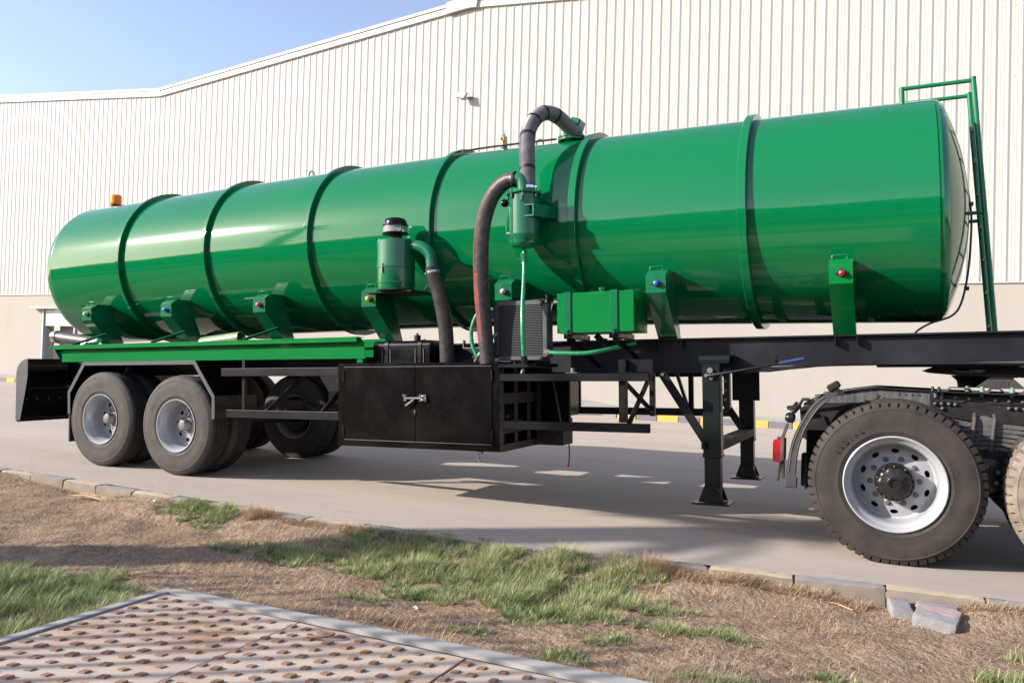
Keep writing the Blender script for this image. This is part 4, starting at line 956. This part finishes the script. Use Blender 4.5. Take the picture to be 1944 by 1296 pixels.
tb(MB().prism([(5.78, .96), (5.95, 1.0), (6.25, 1.02), (6.35, .86), (6.25, .70), (6.08, .74), (5.90, .62), (5.86, .70), (5.80, .74)], (0, .64, 0), X, Z, Y, .03), 'rear_plate', 'dusty_black', smooth=False)
tb(MB().span(5.84, 6.0, .55, .80, .45, .80, .01).span(5.82, 5.89, .42, .50, .40, .64, .01), 'lamp_carrier', 'dusty_black')
tbp(MB().span(6.25, 6.30, .73, 1.53, .85, 1.10).span(5.81, 5.87, .73, 1.53, .78, .98).span(7.3, 7.4, .73, 1.53, .85, 1.1), 'frame_cross_member', 'dusty_black')
m = MB(); rv = [(5.99, .95), (6.07, .955), (6.10, .93), (6.15, .97), (6.17, .94), (6.22, .975), (6.045, .91), (6.12, .90)]
for a, b in rv: m.cyl((a, .72, b), (a, .695, b), .018, n=10, bev=.003)
m.box((6.12, .70, .955), (.10, .03, .025), .004); m.cyl((6.20, .72, 1.00), (6.33, .68, 1.03), .02, n=10).bar((6.295, .69, 1.03), (6.33, .69, 1.075), .012, .02)
tbp(m, 'frame_bolt', 'dusty_black')
m = MB()
for a in (6.46, 6.50, 6.545, 6.59): m.cyl((a, .721, 1.085), (a, .718, 1.085), .008, n=10)
for a, b in ((5.93, .78), (5.965, .785)): m.cyl((a, .64, b), (a, .636, b), .010, n=10)
tbp(m, 'frame_hole', 'dark_void')
# flitch plates and subframe under the fifth wheel
tb(MB().prism([(6.66, 1.113), (7.9, 1.113), (7.9, .90), (7.0, .91), (6.72, .95), (6.655, .985), (6.655, 1.09)], (0, .700, 0), X, Z, Y, .012), 'flitch_plate', 'dusty_black', smooth=False)
tb(MB().prism([(6.675, 1.100), (7.9, 1.100), (7.9, 1.045), (7.02, 1.045), (6.99, 1.062), (6.88, 1.062), (6.86, 1.045), (6.68, 1.045)], (0, .690, 0), X, Z, Y, .010), 'upper_flitch', 'dusty_black', smooth=False)
for a, b in ((6.69, 1.082), (6.73, 1.083), (6.815, 1.082), (6.90, 1.078), (7.06, 1.076), (7.14, 1.072), (6.69, 1.032), (6.73, 1.034), (6.775, 1.034), (6.815, 1.032), (7.14, 1.022), (7.185, 1.022), (6.735, 1.000), (7.22, 1.07), (7.23, 1.02)):
    tb(MB().lathe([(0, .013), (.008, .012), (.014, .007), (.0155, .001)], (a, .690, b), -Y, 12), 'rivet', 'dirty_metal')
tb(MB().span(6.665, 7.9, .62, .78, 1.114, 1.124, .002), 'mounting_angle', 'dusty_black')
def hat(xa, xb):
    return [(xa - .03, 1.125), (xa, 1.125), (xa + .025, 1.148), (xb - .025, 1.148), (xb, 1.125), (xb + .03, 1.125), (xb + .03, 1.131), (xb + .004, 1.131), (xb - .022, 1.156), (xa + .022, 1.156), (xa - .004, 1.131), (xa - .03, 1.131)]
for xa, xb in ((6.76, 6.92), (7.01, 7.11), (7.22, 7.34)): tb(MB().prism(hat(xa, xb), (0, .63, 0), X, Z, Y, .12), 'corrugated_mount', 'rail_grey', smooth=False)
m = MB()
for a in (6.67, 6.71): m.cyl((a, .66, 1.124), (a, .66, 1.155), .013, .008, n=8)
tbp(m, 'mount_bolt', 'dusty_black')
m = MB()
for a in (6.885, 6.975, 7.155): m.cyl((a, .66, 1.13), (a, .66, 1.150), .017, n=8).cyl((a, .66, 1.15), (a, .66, 1.166), .011, n=8)
for a in (6.69, 6.73, 6.975, 7.15): m.cyl((a, .66, 1.112), (a, .66, 1.098), .011, n=6)
tbp(m, 'mount_bolt', 'bolt_green')
# fifth wheel coupling
tb(MB().prism([(6.66, 1.248), (6.62, 1.262), (6.70, 1.295), (6.9, 1.312), (7.9, 1.312), (7.9, 1.235), (7.22, 1.235), (7.0, 1.238), (6.85, 1.237)], (0, .72, 0), X, Z, Y, .84), 'fifth_wheel_plate', 'dusty_black', smooth=False)
tb(MB().prism([(6.94, 1.158), (7.025, 1.236), (7.150, 1.238), (7.235, 1.158)], (0, .66, 0), X, Z, Y, .10), 'pedestal', 'plastic_grey', smooth=False)
tb(MB().span(6.99, 7.19, .68, .80, 1.232, 1.262, .006), 'pedestal_cap', 'dusty_black')
tb(MB().prism([(6.93, 1.156), (6.93, 1.22), (6.90, 1.24), (6.80, 1.235), (6.84, 1.20), (6.85, 1.156)], (0, .95, 0), X, Z, Y, .10).span(6.85, 7.2, 1.0, 1.1, 1.15, 1.24), 'jaw_housing', 'dusty_black', smooth=False)
tb(MB().span(6.80, 6.98, .70, .72, 1.262, 1.270, .002).span(6.90, 7.0, .70, .73, 1.27, 1.285, .002), 'release_handle', 'dirty_metal')
cu_ = bpy.data.curves.new('t', 'FONT'); cu_.body = 'JOST'; cu_.size = .042; cu_.extrude = .002; cu_.align_x = 'CENTER'; cu_.space_character = 1.15
to = bpy.data.objects.new('t', cu_); me = to.to_mesh(); m = MB()
for p in me.polygons:
    o = len(m.v)
    for vi in p.vertices: v = me.vertices[vi].co; m.v.append((7.092 + v.x * .95, .658 - v.z, 1.178 + v.y))
    m.f.append(tuple(range(o, len(m.v))))
to.to_mesh_clear(); tb(m, 'cast_lettering', 'rail_grey', smooth=False)
# leaf spring pack, saddle, u-bolts and trunnion
for k in range(6):
    L_ = .62 - k * .055; zz = .915 - k * .030
    pts = [(7.0 + t * L_ , .44, zz - .10 * t * t * (1 - k * .05)) for t in np.linspace(-1, 1, 13)]
    m = MB()
    for a, b in zip(pts[:-1], pts[1:]): m.bar(a, b, .085, .024, bev=.002)
    tb(m, 'spring_leaf', 'spring_steel')
m = MB()
for xa in (6.915, 7.03):
    m.tube(spline([(xa - .02, .375, .745), (xa - .004, .375, .93), (xa, .40, .965), (xa + .004, .50, .965), (xa + .004, .52, .75)], 24), .013, 10)
tbp(m, 'u_bolt', 'rust_brown')
tb(MB().lathe([(0, .06), (.09, .06)], (6.975, .40, .915), Y, 20, cap0=True, cap1=True), 'spring_saddle', 'spring_steel')
tb(MB().prism([(6.90, .80), (6.95, .76), (7.08, .76), (7.14, .80), (7.10, .62), (6.90, .62)], (0, .42, 0), X, Z, Y, .12), 'trunnion_bracket', 'chassis_blue_black', smooth=False)
m = MB().lathe([(0, .001), (0, .085), (.01, .112), (.05, .118), (.20, .118)], (6.995, .36, .585), Y, 36); tb(m, 'trunnion_hub', 'chassis_blue_black')
for k in range(5):
    t = 2 * math.pi * k / 5 + .5; tb(MB().cyl((6.995 + .06 * math.cos(t), .36, .585 + .06 * math.sin(t)), (6.995 + .06 * math.cos(t), .345, .585 + .06 * math.sin(t)), .015, n=8, bev=.002), 'hub_nut', 'dirty_metal')
tb(MB().cyl((7.0, .5, .46), (7.4, 1.2, .42), .035, n=10).span(6.93, 7.1, .5, 1.8, .50, .64, .02), 'torque_rod', 'dusty_black')
# quarter mudguard
mo = [(6.056, 1.150), (6.014, 1.098), (5.915, 1.003), (5.832, .854), (5.784, .706), (5.760, .505), (5.764, .462)]
mi = [(6.105, 1.105), (6.047, 1.062), (5.965, .985), (5.883, .838), (5.842, .700), (5.828, .560), (5.826, .466)]
P0 = spline([(a, 0, b) for a, b in mo], 40); P1 = spline([(a, 0, b) for a, b in mi], 40)
poly = [(p.x, p.z) for p in P0] + [(p.x, p.z) for p in P1[::-1]]
tb(MB().prism(poly, (0, .035, 0), X, Z, Y, .012), 'mudguard_side', 'plastic_grey')
poly2 = [(p.x, p.z) for p in P0] + [(p.x + .012, p.z - .004) for p in P0[::-1]]
tb(MB().prism(poly2, (0, .045, 0), X, Z, Y, .50), 'mudguard', 'plastic_grey')
q0 = [p.lerp(q, .24) for p, q in zip(P0, P1)]; q1 = [p.lerp(q, .86) for p, q in zip(P0, P1)]
tbp(MB().tube([Vector((p.x, .033, p.z)) for p in q0[5:36]], .003, 6).tube([Vector((p.x, .033, p.z)) for p in q1[5:36]], .003, 6), 'mudguard_bead', 'rail_grey')
tb(MB().box((5.795, .04, .474), (.082, .03, .075), .014), 'mudguard_tip', 'plastic_grey')
tb(MB().bar((6.02, .06, 1.12), (6.09, .06, 1.165), .08, .05, bev=.01).bar((6.06, .05, 1.13), (6.12, .05, 1.09), .04, .03), 'mudguard_clamp', 'dusty_black')
tb(MB().tube([(5.775, .5, 1.0), (5.74, .45, .95), (5.80, .45, .99), (5.82, .45, 1.03), (5.87, .45, 1.03)], .012, 8).bar((5.70, .55, .955), (5.80, .55, .975), .02, .03), 'tow_hook', 'dusty_black')
tb(MB().lathe([(-.04, .001), (-.036, .024), (-.015, .038), (.012, .038), (.03, .026), (.034, .001)], (5.755, .30, .90), (1, .1, -.1), 20).bar((5.77, .3, .94), (5.80, .35, .98), .03, .03), 'work_lamp', 'hub_black')
tb(MB().bar((5.735, .30, .855), (5.700, .30, .745), .03, .022), 'lamp_arm', 'rust_brown')
tb(MB().bar((5.712, .30, .755), (5.712, .30, .46), .02, .022).bar((5.70, .30, .60), (5.675, .3, .44), .02, .02), 'lamp_stem', 'rust_brown')
tb(MB().prism(rrect(.0, .064, .575, .742, .022), (5.640, .27, 0), X, Z, Y, .09), 'tail_lamp', 'lens_red', label='red rear lamp on its arm')
tb(MB().span(5.694, 5.722, .262, .372, .59, .75, .008).span(5.664, 5.71, .29, .33, .742, .757, .004), 'lamp_housing', 'rail_grey')
tb(MB().span(5.855, 5.872, .30, .50, .395, .62, .003), 'rubber_flap', 'plastic_grey')

# ------------------------------------------------------------ drain cover in the verge
dc = thing('drain_cover', 'rusty studded steel plate cover set in a low concrete frame on the verge', 'drain cover', (4.8, -4.0, -.02))
ox, oy, oz = 4.8, -4.0, -.02
def db(m, name, mt, **k):
    m.v = [(x - ox, y - oy, z - oz) for x, y, z in m.v]; return m.build(name, mt, dc, **k)
db(MB().prism([(2.925, -2.705), (2.99, -2.650), (4.0, -2.620), (5.0, -2.612), (7.0, -2.56), (7.0, -2.655), (5.6, -2.70), (4.8, -2.690), (3.9, -2.690), (2.99, -2.715), (2.975, -2.76), (2.97, -6.5), (2.915, -6.5)], (0, 0, -.14), X, Y, Z, .128), 'concrete_rim', 'rim_concrete', smooth=False)
db(MB().span(2.96, 7.0, -6.5, -2.68, -.14, -.032, .002), 'pit_wall', 'rust_brown')
for xa, xb in ((2.984, 3.872), (3.879, 4.782), (4.796, 5.70), (5.712, 6.62)):
    db(MB().span(xa, xb, -5.2, -2.725, -.031, -.022, .002), 'steel_plate', 'plate_steel')
st = None; cnt = 0
cand = []
for i in range(30):
    for j in range(24):
        x = 3.035 + .1035 * i; y = -2.79 - .091 * j
        if y < -3.55 - .75 * 0 and not (y > -4.2): continue
        d_ = Vector((x - 6.435, y + 5.783, -.02 - 1.276)); w_ = d_.dot(cf)
        if w_ < .3: continue
        v_ = 341 - 1520.24 * 1024 / 1944 * d_.dot(cu) / w_; u_ = 512 + 1520.24 * 1024 / 1944 * d_.dot(cr) / w_
        if v_ < 700 and -20 < u_ < 1044: cand.append((x, y))
for x, y in cand[:300]:
    if min(abs(x - s_) for s_ in (3.875, 4.789, 5.706)) < .022: x += .028
    if st is None:
        st = MB().add([(-.027, -.015, 0), (.013, -.020, 0), (.027, .015, 0), (-.013, .020, 0), (-.024, -.013, .013), (.011, -.017, .013), (.024, .013, .013), (-.011, .017, .013)], [(4, 5, 6, 7), (0, 1, 5, 4), (1, 2, 6, 5), (2, 3, 7, 6), (3, 0, 4, 7)]).build('stud', 'stud_rust', dc, smooth=False)
        o = st
    else: o = st.copy(); COL.objects.link(o)
    s_ = random.uniform(.78, 1.0)
    o.location = (x - ox + random.uniform(-.003, .003), y - oy + random.uniform(-.003, .003), -.0225 - oz); o.rotation_euler = (0, 0, R(18) + random.uniform(-.12, .12)); o.scale = (s_, s_, random.uniform(.45, .85))
db(MB().tube(spline([(4.06, -2.842, -.018), (4.05, -2.87, -.006), (4.085, -2.885, -.004), (4.14, -2.862, 0.0), (4.165, -2.835, .004), (4.15, -2.82, .002), (4.10, -2.815, -.010)], 26), .0065, 8), 'lifting_ring', 'stud_rust')

# ------------------------------------------------------------ loose paving blocks by the kerb
def block(name, lab, c, size, rot, mt, til=0.0):
    m = rough(Vector(c) * 9, size, (12, 7, 5), .0032, 30, None, .9); m.v = [tuple(Vector(v) - Vector(c) * 9) for v in m.v]
    o = m.build(name, mt, None); o.location = c; o.rotation_euler = (R(til), R(til * .5), R(rot)); return tag(o, lab, 'paving block', 'loose paving blocks beside the kerb')
block('paving_block', 'grey paving block standing at the left of the loose blocks by the kerb', (6.475, -.80, -.060), (.105, .20, .07), 8, 'brick_grey', 3)
block('paving_block', 'dusty grey paving block lying closest to the kerb among the loose blocks', (6.66, -.715, -.062), (.21, .10, .07), -6, 'brick_grey', -3)
block('paving_block', 'pinkish paving block in the middle of the loose blocks', (6.665, -.822, -.058), (.21, .10, .07), -10, 'brick_pink', 6)
block('paving_block', 'grey paving block lying nearest the grass in front of the pink one', (6.645, -.928, -.066), (.21, .10, .07), -12, 'brick_grey', 8)

# ------------------------------------------------------------ litter, twigs
def scrap(lab, c, n, s, mt='litter', cat='litter', name='paper_scrap'):
    m = MB()
    for k in range(n):
        q = Vector((random.uniform(-s, s), random.uniform(-s, s), random.uniform(.002, .012)))
        m.add([q + Vector((random.uniform(-1, 1), random.uniform(-1, 1), random.uniform(-.3, .6))) * s * .5 for _ in range(4)], [(0, 1, 2, 3)])
    o = m.build(name, mt, None, smooth=False); o.location = (c[0], c[1], gz(c[0], c[1]) + .012); return tag(o, lab, cat)
scrap('white torn paper scraps on dry grass left of the green tuft', (.90, -1.03), 6, .035)
scrap('small white crumpled scrap at the left foot of the first green tuft', (1.42, -1.20), 2, .02)
scrap('white plastic scraps at the lower edge of the big grass patch', (4.10, -2.02), 3, .03)
scrap('tiny pale blue scrap in the middle of the big grass patch', (4.80, -1.40), 3, .02)
o = MB().prism([(0, 0), (.20, -.05), (.26, .03), (.1, .09)], (1.72, -.66, -.085), X, Y, Z, .02).build('flat_stone', 'rim_concrete', None, smooth=False); tag(o, 'pale flat broken slab beside the dry tussock at the kerb', 'stone')
m = MB()
for k in range(7):
    a = Vector((-.15 + random.uniform(-.1, .1), -.95 + random.uniform(-.08, .08), -.07)); m.tube([a, a + Vector((.2, -.02, .02)), a + Vector((.42, .0 + random.uniform(-.04, .04), .0))], .004, 5)
tag(m.build('palm_debris', 'twig', None), 'dry straw coloured palm leaf strips on the verge at the left', 'dead leaf')
m = MB().tube([(6.05, -.80, -.075), (6.15, -.83, -.07), (6.24, -.90, -.075)], .004, 5); tag(m.build('twig', 'twig', None), 'thin straw coloured twig beside the kerb left of the loose blocks', 'twig')

def grit(name, lab, pts, mt, s0, s1):
    m = MB()
    for (x, y, z) in pts:
        s_ = random.uniform(s0, s1) * random.random() ** .5 + s0 * .3; vs2 = [Vector(v) * s_ * random.uniform(.6, 1.1) for v in ((1, 0, 0), (-1, 0, 0), (0, 1, 0), (0, -1, 0), (0, 0, .7), (0, 0, -.5))]
        a = random.random() * 6.28; rt = Matrix.Rotation(a, 3, 'Z'); m.add([rt @ v + Vector((x, y, z)) for v in vs2], [(0, 2, 4), (2, 1, 4), (1, 3, 4), (3, 0, 4), (2, 0, 5), (1, 2, 5), (3, 1, 5), (0, 3, 5)])
    o = m.build(name, mt, None, smooth=False); o['kind'] = 'stuff'; return tag(o, lab, 'stones')
pts_ = []
for k in range(900):
    x = random.uniform(-3, 8.5); y = kerb_y(x) - .14 - 3.3 * random.random() ** 1.3
    if x > 2.9 and y < -2.58: continue
    pts_.append((x, y, gz(x, y) + .003))
grit('pebbles', 'small clods and stones scattered over the dry verge', pts_, 'rim_concrete', .003, .012)
pts_ = []
for k in range(1500):
    x = random.uniform(-5, 9); y = kerb_y(x) + .04 + (random.random() ** 3) * 4.5; pts_.append((x, y, .0015))
grit('grit', 'fine grit gathered along the road edge', pts_, 'brick_grey', .0015, .0055)
# ------------------------------------------------------------ grass
def blades(name, mt, pos, h, lean, width, curve, tint, label, z0=None, segs=3, dirs=None):
    n = len(pos); P = np.zeros((n, (segs + 1) * 2 - 1, 3)); ang = RNG.uniform(0, 2 * np.pi, n) if dirs is None else dirs
    dx, dy = np.cos(ang), np.sin(ang); wx, wy = -dy, dx
    for s_ in range(segs + 1):
        t = s_ / segs; out = lean * t + curve * t * t; up = h * (t - .25 * np.minimum(curve / np.maximum(h, 1e-4), 2) * t * t)
        cx_ = pos[:, 0] + dx * out; cy_ = pos[:, 1] + dy * out; cz_ = z0 + np.maximum(up, .002); w = width * (1 - t) ** .7
        if s_ < segs:
            P[:, 2 * s_] = np.stack([cx_ - wx * w, cy_ - wy * w, cz_], 1); P[:, 2 * s_ + 1] = np.stack([cx_ + wx * w, cy_ + wy * w, cz_], 1)
        else: P[:, 2 * s_] = np.stack([cx_, cy_, cz_], 1)
    nv = P.shape[1]; loops = []
    for s_ in range(segs - 1): loops += [2 * s_, 2 * s_ + 1, 2 * s_ + 3, 2 * s_ + 2]
    loops += [2 * segs - 2, 2 * segs - 1, 2 * segs]
    tot = [4] * (segs - 1) + [3]
    L_ = (np.array(loops)[None, :] + (np.arange(n) * nv)[:, None]).ravel()
    me = bpy.data.meshes.new(name); me.vertices.add(n * nv); me.vertices.foreach_set('co', P.ravel())
    me.loops.add(len(L_)); me.loops.foreach_set('vertex_index', L_.astype(np.int32))
    tt = np.tile(tot, n); st_ = np.concatenate([[0], np.cumsum(tt)[:-1]]); me.polygons.add(len(tt))
    me.polygons.foreach_set('loop_start', st_.astype(np.int32)); me.polygons.foreach_set('loop_total', tt.astype(np.int32))
    at = me.attributes.new('tint', 'FLOAT', 'POINT'); at.data.foreach_set('value', np.repeat(tint, nv).astype(np.float32))
    me.materials.append(MATS[mt]); me.update(calc_edges=True); me.validate()
    o = bpy.data.objects.new(name, me); COL.objects.link(o); o['kind'] = 'stuff'; o['label'] = label; o['category'] = 'grass'
    return o
def gzv(p): return np.array([gz(a, b) for a, b in p])
def in_cover(p): return (p[:, 0] > 2.93) & (p[:, 1] < -2.60)
def kerbv(x): return np.array([kerb_y(a) for a in x])
# matted dry straw
n = 240000
p = np.stack([RNG.uniform(-3.2, 8.6, n), RNG.uniform(0, 1, n)], 1); p[:, 1] = kerbv(p[:, 0]) - .10 - 3.6 * p[:, 1] ** 1.15
p = p[~in_cover(p)]
clump = np.array([noise.noise(Vector((a * 2.2, b * 2.2, 9))) + .6 * noise.noise(Vector((a * 7, b * 7, 2))) for a, b in p])
keep = RNG.uniform(0, 1, len(p)) < np.clip(.52 + clump * .9, .12, 1); p = p[keep]; clump = clump[keep]; n = len(p)
big = np.array([noise.noise(Vector((a * .9, b * 1.6, 21))) for a, b in p])
tone = np.clip(.50 + .45 * clump + .55 * big + RNG.normal(0, .24, n), 0, 1)
blades('dry_grass', 'grass_dry', p, RNG.uniform(.005, .034, n) * (1 + 1.4 * np.clip(clump, 0, 1)), RNG.uniform(.015, .05, n), RNG.uniform(.0006, .0013, n), RNG.uniform(.0, .03, n), tone, 'matted dry brown grass covering the verge', z0=gzv(p) - .002, segs=2)
# tufts
def tuft_pts(cx_, cy_, rx, ry, n, rot=0):
    r = np.sqrt(RNG.uniform(0, 1, n)) ** 1.0; t = RNG.uniform(0, 6.283, n); wob = 1 + .28 * np.sin(3 * t + cx_ * 7) + .15 * np.sin(7 * t + cy_ * 5)
    x = r * np.cos(t) * rx * wob; y = r * np.sin(t) * ry * wob; c_, s_ = math.cos(rot), math.sin(rot)
    return np.stack([cx_ + x * c_ - y * s_, cy_ + x * s_ + y * c_], 1), r
TUF = [  # centre, radii, count, height, dryness
 (1.45, -1.00, .38, .26, 7500, .085, .05), (2.42, -1.52, .34, .17, 2200, .065, .15), (2.95, -1.55, .40, .20, 3200, .075, .15), (3.15, -1.30, .45, .28, 4200, .085, .25),
 (3.5, -1.10, .52, .30, 6500, .095, .30), (3.75, -1.45, .50, .28, 6500, .095, .20), (4.15, -1.25, .55, .32, 7500, .10, .28), (4.55, -1.40, .50, .32, 7500, .10, .25),
 (4.55, -.98, .42, .22, 4500, .10, .42), (4.92, -1.30, .36, .30, 4500, .10, .25), (4.35, -1.72, .46, .20, 4500, .08, .10), (4.85, -1.75, .34, .20, 3200, .075, .10), (3.95, -1.85, .22, .10, 1100, .06, .05),
 (5.02, -.98, .20, .14, 1500, .09, .55), (3.72, -2.03, .16, .08, 700, .05, .0), (5.15, -1.98, .16, .12, 900, .06, .05), (5.35, -1.35, .16, .10, 700, .06, .05), (5.42, -1.72, .13, .09, 700, .06, .05), (5.68, -1.62, .14, .08, 700, .055, .05),
 (5.05, -2.28, .12, .08, 500, .05, .05), (4.5, -2.18, .18, .07, 500, .04, .05), (7.20, -1.25, .22, .16, 2600, .09, .10), (7.05, -1.60, .26, .18, 2600, .09, .12), (6.95, -1.90, .22, .14, 1800, .08, .1), (7.5, -1.2, .2, .2, 1500, .09, .1),
 (6.35, -2.05, .18, .10, 900, .06, .1), (5.75, -2.32, .26, .12, 2000, .07, .25), (6.05, -2.40, .24, .12, 1500, .065, .25), (6.18, -1.98, .10, .06, 400, .05, .05),
 (2.40, -3.05, .42, .40, 10000, .095, .04), (2.22, -2.68, .28, .24, 4200, .085, .04), (2.80, -3.0, .12, .34, 2600, .11, .35), (2.72, -3.35, .16, .30, 2200, .12, .55), (1.9, -2.9, .4, .4, 5500, .09, .05), (2.75, -2.72, .14, .10, 900, .08, .2),
 (.35, -.98, .22, .07, 500, .05, .1), (-.2, -1.7, .1, .08, 250, .04, .1), (3.0, -.98, .2, .08, 500, .06, .6), (1.25, -.86, .2, .06, 400, .06, .3)]
pp, hh, tt_, ll, dd = [], [], [], [], []
for (a, b, rx, ry, n, h, dry) in TUF:
    nb = 16; q, r = tuft_pts(a, b, rx, ry, max(int(n * 1.0 / nb), 10), RNG.uniform(-.3, .3)); ok = ~in_cover(q) & (q[:, 1] < kerbv(q[:, 0]) - .05); q = q[ok]; r = r[ok]
    loc = np.array([noise.noise(Vector((u * 5, v * 5, 4))) for u, v in q]); k = RNG.uniform(0, 1, len(q)) < np.clip(.9 + 1.5 * loc, .08, 1); q = q[k]; r = r[k]; loc = loc[k]
    ch = h * (1.1 - .55 * r ** 2) * RNG.uniform(.6, 1.2, len(q)) * (1 + .6 * loc); cdry = RNG.uniform(0, 1, len(q)) < dry * .8; ct = RNG.normal(.34, .14, len(q)) + loc * .35
    q = np.repeat(q, nb, 0); m_n = len(q); an = RNG.uniform(0, 6.283, m_n); off = RNG.uniform(0, .016, m_n)
    q = q + np.stack([np.cos(an) * off, np.sin(an) * off], 1); ch = np.repeat(ch, nb) * RNG.uniform(.45, 1.15, m_n); cd = np.repeat(cdry, nb); ct = np.repeat(ct, nb)
    tn = np.clip(ct + RNG.normal(0, .12, m_n), 0, .74); tn = np.where(cd | (RNG.uniform(0, 1, m_n) < .20 + .45 * dry), RNG.uniform(.72, 1, m_n), tn)
    ok = ~in_cover(q); pp.append(q[ok]); hh.append(ch[ok] * .9); tt_.append(tn[ok]); dd.append(an[ok]); ll.append((ch * RNG.uniform(.05, .75, m_n))[ok])
p = np.concatenate(pp); h = np.concatenate(hh); ti = np.concatenate(tt_); le = np.concatenate(ll); da = np.concatenate(dd) + RNG.normal(0, .4, len(p)); n = len(p)
blades('green_grass', 'grass_green', p, h, le, RNG.uniform(.0013, .0026, n), h * RNG.uniform(.05, .7, n), ti, 'green and straw coloured grass tufts growing on the dry verge', z0=gzv(p) - .004, segs=3, dirs=da)
# dry tussocks
pp, hh, ll = [], [], []
for (a, b, rx, ry, n, h) in ((1.55, -.80, .14, .07, 1500, .06), (1.98, -.97, .12, .08, 1500, .09), (2.4, -.98, .25, .06, 1200, .05), (3.45, -2.46, .22, .08, 1500, .06), (4.25, -2.52, .30, .06, 1600, .05), (4.75, -2.50, .35, .06, 1600, .05), (5.35, -.86, .3, .06, 1800, .055), (5.75, -.80, .3, .05, 1500, .05), (6.1, -.76, .25, .05, 1200, .05), (5.1, -.84, .1, .08, 900, .10), (4.0, -2.3, .35, .08, 1500, .04), (.2, -.82, .4, .05, 1500, .045), (-.6, -.8, .4, .05, 1500, .045), (2.9, -.95, .2, .05, 900, .05), (6.9, -.68, .3, .05, 1200, .045), (7.3, -.66, .3, .05, 900, .045), (5.6, -2.45, .25, .06, 1000, .07)):
    q, r = tuft_pts(a, b, rx, ry, n); q = q[~in_cover(q) & (q[:, 1] < kerbv(q[:, 0]) - .10)]; pp.append(q); hh.append(h * RNG.uniform(.4, 1.2, len(q))); ll.append(h * RNG.uniform(.2, .9, len(q)))
p = np.concatenate(pp); h = np.concatenate(hh); le = np.concatenate(ll); n = len(p)
blades('dry_tussocks', 'grass_dry', p, h, le, RNG.uniform(.0010, .0020, n), h * RNG.uniform(.2, 1.0, n), np.clip(RNG.normal(.65, .2, n), 0, 1), 'straw coloured dry tussocks along the kerb and the drain cover', z0=gzv(p) - .003, segs=3)

# ------------------------------------------------------------ palm trees standing out of frame to the left, behind the camera
def palm(loc, H, seed, lab, nf, L0, L1, rt):
    random.seed(seed); t = thing('palm_tree', lab, 'palm tree', loc, 'date palms behind the camera')
    MB().lathe([(H * k / 24, (rt - .25 * rt * k / 24) * (1 + (.06 if k % 2 else 0))) for k in range(25)], (0, 0, 0), Z, 16, cap1=True).build('trunk', 'palm_trunk', t)
    m = MB()
    for k in range(nf):
        a = random.random() * 6.283; up = random.uniform(-.3, 1.3); L_ = random.uniform(L0, L1); pts = []
        for s_ in range(9):
            u = s_ / 8; pts.append(Vector((math.cos(a) * L_ * u * math.cos(up * .7), math.sin(a) * L_ * u * math.cos(up * .7), H + L_ * u * math.sin(up * .8) - .9 * L_ * .5 * u * u)))
        m.tube(pts, .022, 4)
        for s_ in range(36):
            u = .10 + .88 * s_ / 36; i = min(int(u * 8), 7); c_ = pts[i].lerp(pts[i + 1], u * 8 - i); dr = (pts[i + 1] - pts[i]).normalized(); sd_ = dr.cross(Z).normalized()
            for sg in (-1, 1):
                e = c_ + (sd_ * sg * .8 + dr * .55 - Z * .25).normalized() * .28 * L0 * (1 - .5 * u); w = dr * .022
                m.add([c_ - w, c_ + w, e], [(0, 1, 2)])
    m.build('crown', 'palm_leaf', t, smooth=False)
def palm_for(spot, H, seed, lab, nf=40, L0=1.6, L1=2.3, rt=.2):   # the crown's shade falls on the given ground spot
    palm((spot[0] - 1.88 * H, spot[1] - 1.37 * H, -.12), H, seed, lab, nf, L0, L1, rt)
palm_for((5.7, .72), 7.0, 11, 'tall date palm outside the picture, its fronds shading the road in front of the wheel', 30, .8, 1.1, .30)
# railing left of the camera: its bars stripe the drain cover with shade
rl = thing('railing', 'plain steel bar railing out of frame left of the camera, striping the verge with shade', 'railing', (-4.7, -6.40, -.12))
pk = None
for k in range(29):
    h_ = 3.2 + .12 * math.sin(k * 1.7)
    if pk is None: pk = MB().cyl((0, 0, 0), (0, 0, 1), .020, n=8).build('bar', 'dusty_black', rl); o = pk
    else: o = pk.copy(); COL.objects.link(o)
    o.location = (.205 * k + random.uniform(-.03, .03), 0, 0); o.scale = (1, 1, h_)
MB().span(-.05, 5.8, -.03, .03, .22, .27).build('bottom_rail', 'dusty_black', rl)
# unseen leaf screen added behind the camera: darkens the tank reflection, hides low sky
random.seed(5); m = MB()
for k in range(70000):
    q = Vector((random.uniform(-45, 45), -17 + random.gauss(0, .5), 0)); top = 1.75 + 2.5 + .5 * noise.noise(Vector((q.x * .35, 0, 0))) + .2 * noise.noise(Vector((q.x * 1.7, 3, 0)))
    q.z = -.1 + top * random.random() ** .6; d1 = Vector((random.gauss(0, 1), random.gauss(0, 1), random.gauss(0, 1))).normalized() * random.uniform(.10, .2); d2 = d1.cross(Vector((random.random(), random.random(), random.random()))).normalized() * .10
    m.add([q - d1, q + d2, q + d1, q - d2], [(0, 1, 2, 3)])
o = m.build('hedge_screen', 'hedge_leaf', None, smooth=False); o['kind'] = 'stuff'; tag(o, 'tall green leaf screen added unseen behind the camera, hiding low sky in the tank reflection', 'hedge_screen')
